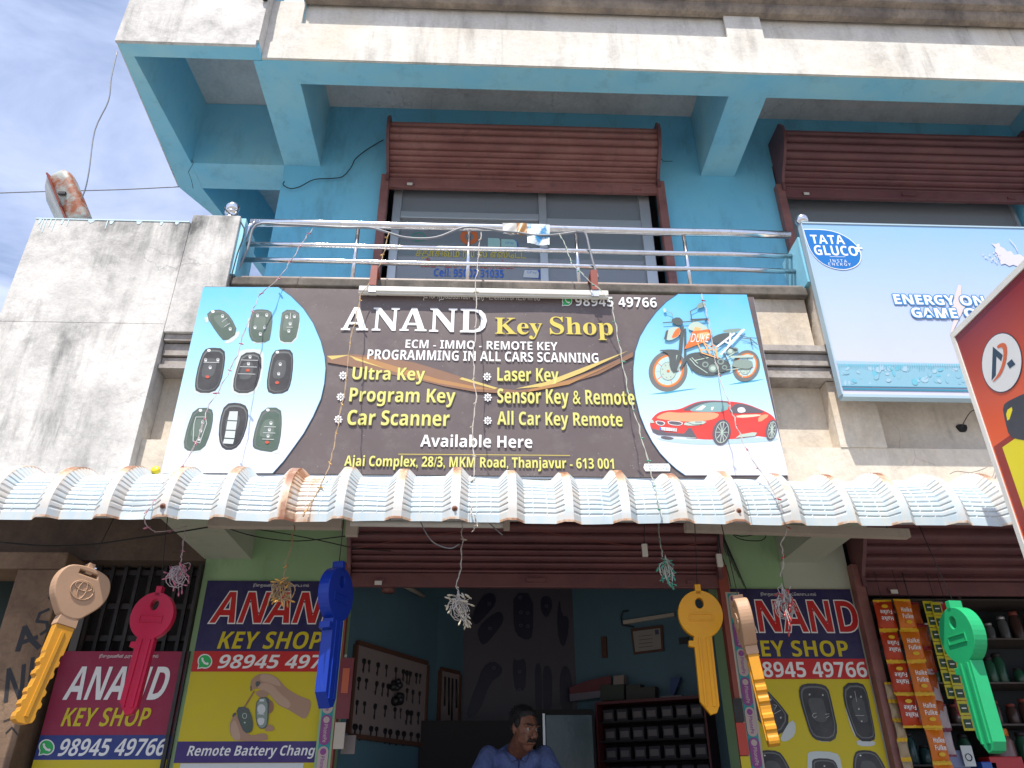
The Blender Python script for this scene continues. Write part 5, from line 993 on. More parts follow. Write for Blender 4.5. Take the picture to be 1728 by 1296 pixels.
string_lights('green string lights crossing the banner right half to a teal bundle at the doorway', [([(944, 394), (957, 420), (965, 445), (990, 470), (1030, 505), (1040, 550), (1048, 600), (1060, 660), (1075, 710), (1090, 770), (1105, 820), (1118, 880)], (3.9, 3.27)), ([(1110, 880), (1113, 910), (1118, 940)], (3.55, 3.5))], 11, ('green', (0.05, 0.30, 0.20)), (0.40, 0.42, 0.36), (1124, 950, 3.5, 0.045, 0.11, 24), 8)
string_lights('red string lights passing over the motorcycle and car prints to a red tipped bundle', [([(1184, 496), (1190, 520), (1198, 550), (1205, 600), (1215, 640), (1230, 680), (1240, 710), (1255, 750), (1270, 775), (1300, 820), (1322, 865)], (3.78, 3.27)), ([(1322, 865), (1330, 890), (1318, 915), (1322, 940), (1318, 975)], (3.3, 3.5))], 9, ('red', (0.50, 0.07, 0.07)), (0.42, 0.38, 0.36), (1322, 1005, 3.5, 0.06, 0.16, 28), 9)

# =================================================================== STREET LAMP
SL = thing('street_lamp_head', 'rusty street lamp head with frosted cover behind the left wall top', 'street lamp', (-2.62, 3.98, 4.8))
ax0, ax1 = at(140, 385, 3.98), at(103, 296, 3.90); d = (ax1-ax0).normalized(); sd = Vector((0.62, 0.0, 0.79)); sd = (sd-d*sd.dot(d)).normalized(); dp = d.cross(sd)
sd = Vector((0.93, -0.1, 0.36)); sd = (sd-d*sd.dot(d)).normalized(); dp = d.cross(sd)
Lr = (ax1-ax0).length
def ring_(c, w_, h_, n=16, p=4):
    out_ = []
    for k in range(n):
        t = 2*math.pi*k/n; cx_, sy_ = math.cos(t), math.sin(t); r_ = (abs(cx_)**p+abs(sy_)**p)**(-1/p); out_.append(c+sd*cx_*r_*w_+dp*sy_*r_*h_)
    return out_
g = G(); vs = []; secs = [(0, .062, .055), (.15, .070, .062), (.5, .072, .064), (.8, .072, .064), (.93, .068, .060), (1.0, .050, .045)]
for t, w_, h_ in secs: vs += ring_(ax0+d*Lr*t, w_, h_)
n = 16; g.add(vs, [(i*n+k, i*n+(k+1) % n, (i+1)*n+(k+1) % n, (i+1)*n+k) for i in range(len(secs)-1) for k in range(n)]+[list(range(n))[::-1], list(range(5*n, 6*n))], 0, True)
lampm = mat('rusty_lamp_paint', (0.5, 0.45, 0.38), 0.5); setc(lampm, mixc(lampm, rng(lampm, noise(lampm, 9, 7, 0.65), 0.42, 0.55), (0.33, 0.36, 0.33), (0.30, 0.09, 0.035))); g.build('housing', lampm, SL)
g = G(); vs = []
for t, w_, o_ in ((0.0, .02, .02), (.12, .045, .05), (.35, .05, .08), (.65, .05, .085), (.88, .045, .06), (.99, .02, .02)):
    c = ax0+d*Lr*t-sd*(0.060)
    vs += [c-sd*o_*math.sin(math.pi*k/8)+dp*0.058*math.cos(math.pi*k/8) for k in range(9)]
g.add(vs, [(i*9+k, i*9+k+1, (i+1)*9+k+1, (i+1)*9+k) for i in range(5) for k in range(8)], 0, True); g.build('frosted_cover', mat('frosted_plastic', (0.58, 0.60, 0.58), 0.35, Transmission_Weight=0.3), SL)
g = G(); c = ax0-sd*0.064; g.prism([c+dp*0.066, c-dp*0.066, c-dp*0.066+sd*0.01, c+dp*0.066+sd*0.01], d*Lr*1.02); g.build('rim', brownr, SL)
g = G(); c = ax0+d*Lr*0.5; g.box(c.x-0.05, c.x-0.005, c.y-0.085, c.y-0.066, c.z-0.012, c.z+0.012, bev=0.003); g.build('latch', darkm, SL)
g = G(); g.tube([ax0, Vector((-2.5, 4.02, 4.6)), Vector((-2.5, 4.02, 4.0))], 0.025, 10); g.build('arm', darkm, SL)

# =================================================================== INSIDE THE KEY SHOP
class Wall:   # frame of an upright wall through two plan points; u runs along it, z is height
    def __init__(s, p, q):
        s.p = Vector((p[0], p[1], 0)); s.d = Vector((q[0]-p[0], q[1]-p[1], 0)).normalized(); s.n = Vector((s.d.y, -s.d.x, 0))
        if s.n.y > 0: s.n = -s.n
    def uz(s, px, py):
        r_ = ray(px, py); t = (s.p-CAM).dot(s.n)/r_.dot(s.n); h = CAM+r_*t; return (h-s.p).dot(s.d), h.z
    def pt(s, u, z, o=0.0): v = s.p+s.d*u+s.n*o; v.z = z; return v
    def box(s, g, u0, u1, z0, z1, o0, o1, mi=0):
        g.prism([s.pt(u0, z0, o0), s.pt(u1, z0, o0), s.pt(u1, z1, o0), s.pt(u0, z1, o0)], s.n*(o1-o0), mi)
LW, LW2, RW = Wall(LW0, LW1), Wall(LW1, (-0.13, IY)), Wall(RW0, RW1)
boardm = paint('pegboard_cream', (0.24, 0.19, 0.185), d=0.2); kdark = mat('dark_key_metal', (0.030, 0.028, 0.032), 0.4, 0.5)
u0, z1 = LW.uz(600, 1084); u1, _ = LW.uz(717, 1126); _, z0 = LW.uz(660, 1247); _, z1 = LW.uz(660, 1106)
KB = thing('key_board', 'cream wall board edged in red wood with rows of blank keys inside the doorway', 'key board', LW.pt((u0+u1)/2, z0))
g = G(); LW.box(g, u0, u1, z0, z1, 0.002, 0.016); g.build('board', boardm, KB)
for a_ in ((u0, u1, z1+.0005, z1+0.028), (u0, u1, z0-0.028, z0-.0005), (u0-0.025, u0-.0005, z0, z1), (u1+.0005, u1+0.022, z0, z1)): g = G(); LW.box(g, *a_, 0.002, 0.03); g.build('frame', wood, KB)
random.seed(12); k0 = None; zr_ = [z1-0.05, z1-0.19, z1-0.33, z1-0.47]
g = G(); g.prism([(0.019*math.cos(t), 0, -0.022+0.019*math.sin(t)) for t in [i*math.pi/6 for i in range(12)]], (0, 0.003, 0)); g.box(-0.005, 0.005, 0, 0.003, -0.095, -0.035)
g.box(-0.011, -0.0045, 0, 0.003, -0.085, -0.072); g.box(-0.0015, 0.0015, -0.012, 0.02, -0.016, -0.012)
for r_ in range(4):
    u = u0+0.05+0.04*(r_ == 0)
    while u < u1-0.03:
        if not (r_ == 1 and 0.45 < (u-u0)/(u1-u0) < 0.62):
            zz = zr_[r_]-(0.02 if r_ == 0 else 0)
            if k0 is None: k0 = g.build('hanging_key', kdark); o = k0
            else: o = k0.copy(); C.objects.link(o)
            o.location = LW.pt(u, zz, 0.02); o.rotation_euler = (0, R(random.uniform(-8, 8)), math.atan2(LW.d.y, LW.d.x)); s_ = random.uniform(0.75, 1.1); o.scale = (s_*random.uniform(.8, 1.5), s_, s_)
            tag(o, 'small dark blank key in the '+('top', 'second', 'third', 'bottom')[r_]+' row of the cream key board inside the shop', 'key', 'blank keys on the wall board')
        u += random.uniform(0.045, 0.13)
for q, (du, dz, r_) in enumerate(((0.5, 0.20, 0.05), (0.53, 0.28, 0.055))):
    g = G(); c = LW.pt(u0+(u1-u0)*du, z1-dz, 0.045)
    for i in range(9): g.ball(c+Vector((random.uniform(-.5, .5)*r_, random.uniform(-.3, .3)*r_, random.uniform(-.6, .6)*r_)), r_*random.uniform(.35, .6), 8)
    o = g.build('key_bunch', kdark); tag(o, ('upper' if q == 0 else 'lower')+' dark bunch of keys in the middle of the cream key board', 'key bunch'); recenter(o)
u0b, _ = LW2.uz(741, 1150); u1b, _ = LW2.uz(772, 1150); _, zb0 = LW2.uz(755, 1262); _, zb1 = LW2.uz(755, 1135)
K2 = thing('tool_board', 'narrow cream tool board beside the key board, deeper in the shop', 'tool board', LW2.pt((u0b+u1b)/2, zb0))
g = G(); LW2.box(g, u0b, u1b, zb0, zb1, 0.002, 0.015); g.build('board', boardm, K2)
for a_ in ((u0b, u1b, zb1+.0005, zb1+0.025), (u0b-0.022, u0b-.0005, zb0, zb1), (u1b+.0005, u1b+0.02, zb0, zb1)): g = G(); LW2.box(g, *a_, 0.002, 0.028); g.build('frame', wood, K2)
for i in range(4): g = G(); uu = u0b+0.05+i*0.05; g.tube([LW2.pt(uu, zb1-0.04, 0.02), LW2.pt(uu+0.01*(i % 2), zb1-0.25-0.06*(i % 3), 0.024)], 0.008, 6); g.build('tool', kdark, K2)
# back wall: giant remotes printed on the grey panel
zi = lambda x, y: (780+x/3.84, 980+y/3.84); dk = flat('wall_print_navy', (0.012, 0.011, 0.03), dirt=0.03); dk2 = flat('wall_print_grey', (0.09, 0.09, 0.12), dirt=0.03)
for i, (shape, marks) in enumerate(([[(60, 230), (120, 110), (170, 75), (215, 90), (220, 150), (150, 230), (100, 285), (70, 275)], [(175, 150)]], [[(95, 330), (130, 270), (220, 200), (260, 205), (272, 260), (210, 350), (145, 420), (115, 400)], [(180, 310)]], [[(332, 78), (460, 80), (460, 360), (420, 390), (345, 350), (330, 250)], [(375, 110), (380, 205), (425, 210), (380, 290), (425, 295)]],
        [[(510, 110), (545, 95), (580, 115), (583, 180), (550, 245), (520, 215), (505, 170)], [(545, 165)]], [[(612, 240), (630, 100), (645, 230), (690, 230), (690, 330), (660, 440), (625, 390)], []], [[(130, 560), (200, 515), (262, 560), (255, 610), (180, 660), (110, 860), (20, 900), (60, 750), (100, 660)], [(205, 565)]],
        [[(328, 500), (360, 520), (410, 500), (417, 620), (405, 715), (345, 720), (328, 620)], [(372, 710), (372, 590)]], [[(472, 535), (510, 535), (520, 700), (515, 900), (480, 900), (470, 700)], []], [[(522, 560), (560, 545), (583, 600), (583, 780), (560, 900), (530, 900), (522, 720)], []], [[(632, 600), (665, 540), (705, 590), (720, 760), (700, 900), (650, 900), (630, 740)], []])):
    a = Art(('Y', IY), zi, start=0.003, step=0.0006); a.poly(shape, dk, 1)
    for m_ in marks: a.ring(m_, 11, 4, dk2, 11, 10)
    a.g.build('wall_graphic', a.mats, B)
# certificate, tube, strip and cupboard on the right wall
def quad_on(W_, px4, name, m, par, off, th=0.012):
    g = G(); ps = [W_.pt(*W_.uz(*p), off) for p in px4]; g.prism(ps, W_.n*th); return g.build(name, m, par)
zj = lambda *p: [(780+x/3.84, 980+y/3.84) for x, y in p]
CF_ = thing('certificate', 'dark framed certificate on the blue wall left of the golden key', 'picture', RW.pt(*RW.uz(1090, 1105)))
quad_on(RW, zj((1096, 315), (1302, 290), (1312, 456), (1116, 480)), 'frame', wood, CF_, 0.004, 0.016); quad_on(RW, zj((1112, 332), (1288, 310), (1296, 444), (1128, 464)), 'sheet', flat('certificate_paper', (0.30, 0.28, 0.26)), CF_, 0.021, 0.003)
quad_on(RW, zj((1254, 322), (1278, 319), (1281, 350), (1257, 353)), 'photograph', flat('certificate_photo', (0.05, 0.06, 0.12)), CF_, 0.0245, 0.001)
for k in range(4): quad_on(RW, zj((1150, 362+k*24), (1240, 352+k*24), (1240, 356+k*24), (1150, 366+k*24)), 'text_line', flat('certificate_ink', (0.10, 0.09, 0.10)), CF_, 0.0245, 0.0006)
t_ = thing('wall_tube_light', 'unlit tube light fixed above the framed certificate inside', 'light fitting', RW.pt(*RW.uz(1095, 1045)))
quad_on(RW, zj((1050, 262), (1380, 212), (1382, 234), (1052, 288)), 'batten', offw, t_, 0.004, 0.03)
g = G(); g.tube([RW.pt(*RW.uz(*p), 0.03) for p in zj((1085, 200), (1050, 205), (1038, 240), (1045, 290), (1120, 305))], 0.006, 6); g.build('flex', black, t_)
t_ = thing('switch_strip', 'narrow brown switch strip on the blue wall left of the certificate', 'switch', RW.pt(*RW.uz(1020, 1110))); quad_on(RW, zj((906, 366), (938, 364), (944, 500), (912, 503)), 'plate', wood, t_, 0.004, 0.02)
t_ = thing('wall_sign_small', 'small dark sticker on the blue wall beside the golden key', 'sticker', RW.pt(*RW.uz(1150, 1080))); quad_on(RW, zj((1406, 372), (1470, 366), (1474, 408), (1410, 414)), 'plate', pk, t_, 0.004, 0.01)
HB = thing('curved_sign', 'curved red and white sign board standing on top of the interior cupboard', 'sign', RW.pt(*RW.uz(1000, 1170)))
quad_on(RW, zj((730, 705), (820, 665), (990, 625), (1000, 660), (960, 760), (735, 790)), 'board', flat('red_curved_board', (0.13, 0.03, 0.04)), HB, 0.10, 0.01); quad_on(RW, zj((732, 745), (960, 720), (955, 762), (735, 792)), 'white_band', flat('dull_white_band', (0.15, 0.14, 0.17)), HB, 0.111, 0.003)
CB = thing('red_cupboard', 'dark red shelf unit with small parts boxes inside at the right', 'shelf unit', RW.pt(0.5, 0.8))
uA, zt2 = RW.uz(1025, 1193); uB, _ = RW.uz(1205, 1190); _, zt2 = RW.uz(1110, 1190); redc = paint('dull_red_shelf', (0.10, 0.022, 0.028))
g = G(); RW.box(g, uA, uB, zt2, zt2+0.02, 0.01, 0.26); g.build('top_board', redc, CB)
g = G(); RW.box(g, uA, uB, 0.8, zt2, 0.01, 0.02); g.build('back_panel', dark, CB)
for z_ in (0.13, 0.26, 0.39, 0.52, 0.65): g = G(); RW.box(g, uA+.015, uB-.015, zt2-z_, zt2-z_+0.012, 0.021, 0.24); g.build('shelf', dark, CB)
for u in (uA, uB-0.015): g = G(); RW.box(g, u, u+0.015, 0.8, zt2-.001, 0.021, 0.26); g.build('side_panel', redc, CB)
b0 = None; boxm = paint('parts_box_card', (0.035, 0.030, 0.042)); lab = flat('parts_label', (0.12, 0.105, 0.105))
for r_ in range(4):
    for c in range(7):
        u = uA+0.04+c*(uB-uA-0.05)/7; z_ = zt2-0.13*(r_+1)+0.0125
        if b0 is None:
            b0 = bpy.data.objects.new('parts_box', None); C.objects.link(b0); b0.rotation_euler = (0, 0, math.atan2(RW.d.y, RW.d.x)); g = G(); g.box(0, 0.085, -0.20, -0.05, 0, 0.085, bev=0.003)
            g.build('box', boxm, b0); g = G(); g.box(0.01, 0.075, -0.203, -0.2005, 0.02, 0.062); g.build('label', lab, b0); o = b0
        else: o = copy_tree(b0)
        o.location = RW.pt(u+random.uniform(-.006, .006), z_); tag(o, 'dark parts box, '+('leftmost', 'second from left', 'third from left', 'middle one', 'third from right', 'second from right', 'rightmost')[c]+' in the '+('top', 'second', 'third', 'bottom')[r_]+' row of red shelves', 'box', 'parts boxes in the red shelf unit')
for i, (x, y, w_, h_, m, lb) in enumerate(((1018, 690, 66, 58, paint('card_beige', (0.26, 0.22, 0.20)), 'small beige carton standing on top of the red cupboard'), (1320, 800, 138, 40, paint('card_white', (0.24, 0.22, 0.22)), 'flat white carton on the cupboard top by the golden key'), (1100, 800, 90, 110, paint('card_olive', (0.05, 0.05, 0.045)), 'dark olive carton in the row on the cupboard top'), (1190, 805, 95, 100, paint('card_olive', (0.05, 0.05, 0.045)), 'dark olive carton beside the blue bag on the cupboard top'), (935, 790, 150, 100, paint('card_green', (0.045, 0.055, 0.045)), 'dark green carton behind the curved red sign'))):
    p_ = zj((x, y), (x+w_, y-8), (x+w_, y-8-h_), (x, y-h_)); o = quad_on(RW, p_, 'carton', m, None, 0.04, 0.09); tag(o, lb, 'box'); recenter(o)
o = quad_on(RW, zj((1375, 640), (1440, 635), (1395, 755), (1370, 740)), 'blue_bag', flat('blue_bag_cloth', (0.02, 0.05, 0.16)), None, 0.05, 0.05); tag(o, 'small blue bag hanging above the white carton in the shop', 'bag'); recenter(o)
# steel cabinet with glass door behind the man
GC = thing('glass_cabinet', 'dark glass cabinet with a bright metal edge behind the seated man', 'cabinet', (0.66, 6.35, 0.8))
bx('carcass', dark, GC, 0.42, 0.86, 6.15, 6.5, 0.8, 2.20); bx('door_glass', paint('teal_glass_dark', (0.04, 0.08, 0.09), rough=.1), GC, 0.50, 0.84, 6.142, 6.149, 0.9, 2.16); bx('edge_trim', alu, GC, 0.475, 0.492, 6.135, 6.149, 0.9, 2.17)
bx('side_counter', dark, B, -0.42, 0.30, 6.1, 6.5, 0.8, 2.12)
CT = thing('shop_counter', 'glass topped shop counter the man leans on', 'counter', (0.25, 5.1, 0.8))
bx('cabinet', wood, CT, -0.35, 0.95, 4.96, 5.32, 0.8, 1.575); bx('counter_top', paint('laminate_top', (0.22, 0.16, 0.12), rough=.3), CT, -0.38, 0.98, 4.93, 5.35, 1.576, 1.6)
o = bx('note_pad', paint('dull_paper', (0.22, 0.19, 0.18)), None, -0.80, -0.72, 5.02, 5.05, 1.84, 1.94); tag(o, 'pale paper packet hanging low inside the left door post', 'packet'); recenter(o)
g = G(); p = at(655, 996, 5.02); g.lathe([(0.042, -0.015), (0.045, 0.0), (0.038, 0.03), (0.012, 0.045), (0.008, 0.09)], 18, p); o = g.build('door_bell', paint('bell_brown', (0.16, 0.07, 0.06))); tag(o, 'small round brown bell lamp hanging under the middle shutter', 'lamp'); recenter(o)
t_ = thing('door_gate_light', 'thin tube light fixed high on the left interior wall', 'light fitting', LW.pt(0.9, 2.9)); g = G(); g.tube([LW.pt(0.55, 3.02, 0.05), LW.pt(1.1, 2.99, 0.05)], 0.018, 8); g.build('tube', offw, t_)

# =================================================================== THE SNACK SHOP ON THE RIGHT
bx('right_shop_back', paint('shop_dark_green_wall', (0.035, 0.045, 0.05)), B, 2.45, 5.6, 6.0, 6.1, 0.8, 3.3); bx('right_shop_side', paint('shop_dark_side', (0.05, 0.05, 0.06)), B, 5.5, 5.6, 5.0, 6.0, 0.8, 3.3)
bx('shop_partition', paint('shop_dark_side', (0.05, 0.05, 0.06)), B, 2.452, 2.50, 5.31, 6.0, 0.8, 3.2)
SH = thing('bottle_shelves', 'dark shelves of jars at the back of the right shop', 'shelves', (3.9, 5.8, 0.8))
zsv = [2.90, 2.62, 2.32, 2.05, 1.8]
for z_ in zsv: bx('shelf', paint('shelf_edge_dull', (0.12, 0.10, 0.09)), SH, 2.9, 5.4, 5.62, 5.99, z_-0.012, z_)
bx('upright', paint('shelf_edge_dull', (0.12, 0.10, 0.09)), SH, 3.55, 3.57, 5.625, 5.985, 0.8, 3.0)
random.seed(20); jar = None; jc = [mat('jar_green', (0.03, 0.12, 0.07), 0.2), mat('jar_clear', (0.14, 0.15, 0.16), 0.15), mat('jar_brown', (0.08, 0.045, 0.04), 0.25), mat('jar_teal', (0.03, 0.09, 0.09), 0.2)]; protos = []
for i, m in enumerate(jc):
    b_ = bpy.data.objects.new('jar', None); C.objects.link(b_); ORG[b_.name] = Vector((0, 0, 0)); g = G(); g.lathe([(0.04, 0), (0.044, 0.01), (0.044, 0.13), (0.03, 0.155), (0.03, 0.16)], 12); g.build('glass_body', m, b_)
    g = G(); g.lathe([(0.034, 0.1605), (0.034, 0.182), (0.03, 0.186)], 12); g.build('lid', [darkm, alu, brownr, darkm][i], b_); protos.append([b_, False])
for r_, z_ in enumerate(zsv[1:]):
    x = 2.98
    while x < 4.7:
        if not 3.51 < x < 3.61:
            k = random.choice([(1, 1, 2), (0, 3, 3), (2, 2, 1), (0, 0, 3)][r_]); b_, used = protos[k]; o = b_ if not used else copy_tree(b_); protos[k][1] = True
            o.location = (x, 5.74+random.uniform(-.03, .03), z_+0.001); s_ = random.uniform(0.75, 1.05); o.scale = (s_, s_, s_*random.uniform(.7, 1.25))
            tag(o, ['green', 'clear', 'brown', 'teal'][k]+' jar on the '+('second', 'third', 'fourth', 'lowest')[r_]+' dark shelf of the right shop', 'jar', 'jars on the shelves of the right shop')
        x += random.choice((0.092, 0.1, 0.11, 0.12, 0.2))
# hanging strips of snack packets
orn = kmat('orange_foil', (0.62, 0.16, 0.01), 0.28); ord_ = kmat('red_orange_foil', (0.46, 0.045, 0.01), 0.28); yfo = kmat('yellow_foil_seam', (0.70, 0.42, 0.01), 0.35); ygr = kmat('yellow_green_foil', (0.50, 0.45, 0.02), 0.3); dgr = flat('dark_green_label', (0.02, 0.06, 0.025)); pkf = kmat('pink_foil', (0.42, 0.03, 0.07), 0.28); whf = kmat('white_foil', (0.45, 0.38, 0.40), 0.35)
def packet(cx, cz, y, w_, h_, par, m, seam, text, flip=False, tm=None):
    P_ = bpy.data.objects.new('packet', None); C.objects.link(P_); P_.parent = par; ORG[P_.name] = ORG[par.name]; P_.location = (random.uniform(-.006, .006), random.uniform(-.01, .006), 0); P_.rotation_euler = (0, 0, R(random.uniform(-7, 7)))
    g = G(); n = 9; vs = []; tw = random.uniform(-0.012, 0.012)
    for j in range(n+1):
        for i in range(n+1):
            u, v = i/n, j/n; bl = (math.sin(math.pi*u)**0.6)*(math.sin(math.pi*v)**0.5)
            vs.append(Vector((cx+(u-.5)*w_*(1-0.05*math.sin(math.pi*v)), y-0.020*bl+0.0035*math.sin(u*17+v*9+cx*30)*bl+tw*(u-.5), cz+(v-.5)*h_)))
    g.add(vs, [(j*(n+1)+i, j*(n+1)+i+1, (j+1)*(n+1)+i+1, (j+1)*(n+1)+i) for j in range(n) for i in range(n)], 0, True)
    g.add([v+Vector((0, (y-v.y)*1.8+0.0004, 0)) for v in vs], [(j*(n+1)+i+1, j*(n+1)+i, (j+1)*(n+1)+i, (j+1)*(n+1)+i+1) for j in range(n) for i in range(n)], 0, True)
    g.build('foil', m, P_)
    for s_ in (-1, 1):
        g = G(); zc_ = cz+s_*(h_/2+0.005); k = [Vector((cx-w_/2+w_*i/8, y+0.002*math.sin(i*2.2), zc_)) for i in range(9)]
        g.add([p+Vector((0, 0, 0.008)) for p in k]+[p-Vector((0, 0, 0.008)) for p in k], [(i, i+1, i+10, i+9) for i in range(8)]); g.build('seam', seam, P_)
    if text:
        v, f, _ = textmesh(text, 0.03); sg = -1 if flip else 1; g = G()
        for q, t in enumerate(text.split('|')):
            v, f, _ = textmesh(t, 0.03); g.add([Vector((cx+sg*(x-.5)*w_*0.62, y-0.0245, cz+sg*((0.16-q*0.24)*h_+(z_-.5)*h_*0.17))) for x, z_ in v], f)
        g.build('lettering', tm or pw, P_); g = G(); c = cz-sg*0.30*h_; g.add([Vector((cx+0.016*math.cos(k*math.pi/6)*1.3, y-0.0235, c+0.011*math.sin(k*math.pi/6))) for k in range(12)], [list(range(12))[::-1]]); g.build('round_mark', seam, P_)
    return P_
random.seed(31); yS = 4.86
def strip_of(label, x0, ztop, n, w_, h_, m, seam, text, flip=False, dx=0.0, name='snack_packet_strip', cat='snack packets', y=yS, grp=None):
    T_ = thing(name, label, cat, (x0, y, ztop), grp)
    for i in range(n): packet(x0+dx*i+random.uniform(-.004, .004), ztop-(i+0.5)*(h_+0.021), y+random.uniform(-.006, .006), w_, h_, T_, m, seam, text, flip)
    g = G(); g.tube([(x0, y+0.005, ztop+0.006), (x0, y+0.02, 2.9)], 0.0018, 4); g.build('string', black, T_); return T_
def xz(px, py): p = at(px, py, yS); return p.x, p.z
x_, z_ = xz(1489, 1013); strip_of('upside-down red orange Halke Fulke packet strip nearest the door guide', x_, z_, 4, 0.115, 0.165, ord_, yfo, 'Halke|Fulke', True, 0.0)
x_, z_ = xz(1517, 1014); strip_of('long orange Halke Fulke packet strip, the longest one', x_, z_, 6, 0.115, 0.165, orn, yfo, 'Halke|Fulke', False, 0.0, y=yS-0.03)
x_, z_ = xz(1541, 1015); strip_of('short strip of dark orange snack packets left of the yellow sachets', x_, z_, 5, 0.10, 0.12, kmat('dark_orange_foil', (0.40, 0.08, 0.01), .3), kmat('crimson_seam', (0.32, 0.02, 0.03)), '', y=yS+0.03)
x_, z_ = xz(1545, 1015)
for q in range(2):
    T_ = thing('sachet_strip', ('left' if q == 0 else 'right')+' one of two yellow sachet strips with dark green squares', 'sachets', (x_+q*0.032, yS, z_))
    for i in range(7 if q == 0 else 9):
        cz = z_-0.045-i*0.083-(0.01 if q else 0); cx = x_+0.055+q*0.042+0.0*i; g = G(); g.box(cx-0.032, cx+0.032, yS-0.04-q*.012, yS-0.034-q*.012, cz-0.040, cz+0.040, bev=0.002); s_ = g.build('sachet', ygr, T_); g = G(); g.box(cx-0.024, cx+0.024, yS-0.042-q*.012, yS-0.0405-q*.012, cz-0.026, cz+0.022); g.build('label', dgr, s_); g = G(); g.box(cx-0.014, cx+0.014, yS-0.0432-q*.012, yS-0.0422-q*.012, cz-0.004, cz+0.002); g.build('print_line', pw, s_)
x_, z_ = xz(1582, 1015); strip_of('pink and white sweet packet strip beside the green giant key', x_, z_, 4, 0.10, 0.15, pkf, whf, '', y=yS+0.02)
x_, z_ = xz(1604, 1015); strip_of('red orange packets at the top behind the green giant key', x_, z_, 2, 0.11, 0.13, ord_, ord_, '', y=yS+0.05)
x_, z_ = xz(1560, 1105); strip_of('strip of white and brown packets under the dark orange packets', x_+.02, z_, 4, 0.09, 0.12, whf, kmat('maroon_seam', (0.20, 0.03, 0.06)), '', y=yS+0.03)
x_, z_ = xz(1510, 1150); strip_of('narrow cream and gold packet strip behind the orange ones', x_-.01, z_, 6, 0.06, 0.085, kmat('cream_foil', (0.42, 0.32, 0.20)), yfo, '', y=yS+0.05)
# things along the bottom of the right shop
p = at(1700, 1290, 5.3); t_ = thing('sweet_jar', 'clear plastic jar with an orange lid behind the green giant key', 'jar', (p.x, 5.3, p.z)); g = G(); g.lathe([(0.07, -0.1), (0.078, 0), (0.078, 0.13), (0.06, 0.16)], 18, (p.x-.01, 5.3, p.z)); g.build('jar_body', mat('pink_clear_jar', (0.30, 0.16, 0.14), 0.2, Transmission_Weight=.3), t_); g = G(); g.lathe([(0.062, 0.161), (0.062, 0.20), (0.055, 0.206)], 18, (p.x-.01, 5.3, p.z)); g.build('lid', mat('orange_lid', (0.62, 0.18, 0.02), 0.4), t_)
for px, py, w_, h_, m, nm, cat, lb in ((1700, 1283, 0.13, 0.05, mat('red_plastic_box', (0.45, 0.015, 0.02), .35), 'red_box', 'box', 'bright red plastic box below the green giant key'), (1668, 1290, 0.06, 0.035, mat('blue_plastic', (0.02, 0.09, 0.40), .35), 'blue_tub', 'tub', 'small blue plastic tub at the bottom right'), (1617, 1275, 0.075, 0.07, paint('pale_blue_carton', (0.22, 0.26, 0.42)), 'pale_carton', 'box', 'pale blue carton at the bottom of the right shop')):
    p = at(px, py, 5.15); o = bx(nm, m, None, p.x-w_, p.x+w_*.6, 5.12, 5.24, p.z-h_, p.z+h_*.4, bev=0.006); tag(o, lb, cat); recenter(o)
p = at(1633, 1275, 5.1); t_ = thing('photo_card', 'white card with a ring shaped print by the pale blue carton', 'card', p); g = G(); g.box(p.x-0.035, p.x+0.035, 5.095, 5.10, p.z-0.06, p.z+0.055); g.build('card', swh, t_); g = G(); g.tube([(p.x+0.02*math.cos(k*.7), 5.093, p.z-0.01+0.02*math.sin(k*.7)) for k in range(10)], 0.003, 4); g.build('ring_print', pk, t_)
bx('right_counter', wood, B, 2.55, 5.4, 5.08, 5.45, 0.8, 1.64)

# =================================================================== THE MAN
def hull(specs, rot=None, mx=Matrix()):
    bm = bmesh.new()
    for c, r_ in specs:
        r_ = r_ if isinstance(r_, tuple) else (r_, r_, r_)
        bmesh.ops.create_uvsphere(bm, u_segments=14, v_segments=10, radius=1, matrix=mx @ Matrix.Translation(c) @ Matrix.Diagonal((*r_, 1)))
    if len(specs) > 1:
        res = bmesh.ops.convex_hull(bm, input=bm.verts); dl = [e for e in res['geom_interior'] if isinstance(e, bmesh.types.BMVert)]; bmesh.ops.delete(bm, geom=dl, context='VERTS')
        loose = [v for v in bm.verts if not v.link_faces]; bmesh.ops.delete(bm, geom=loose, context='VERTS')
    return bm
def fuse(name, hulls, mats, parent, voxel, smooth=4):
    g = G()
    for h in hulls: g.bm(h)
    o = g.build(name, mats, parent); md = o.modifiers.new('r', 'REMESH'); md.mode = 'VOXEL'; md.voxel_size = voxel
    m2 = o.modifiers.new('s', 'SMOOTH'); m2.iterations = smooth; m2.factor = 0.5
    bpy.context.view_layer.update(); dg = bpy.context.evaluated_depsgraph_get(); me = bpy.data.meshes.new_from_object(o.evaluated_get(dg)); o.modifiers.clear(); o.data = me
    me.polygons.foreach_set('use_smooth', [True]*len(me.polygons)); return o
MN = thing('person', 'man with moustache in a blue shirt leaning on the counter inside the doorway, looking sideways', 'person', (0.25, 5.5, 0.8))
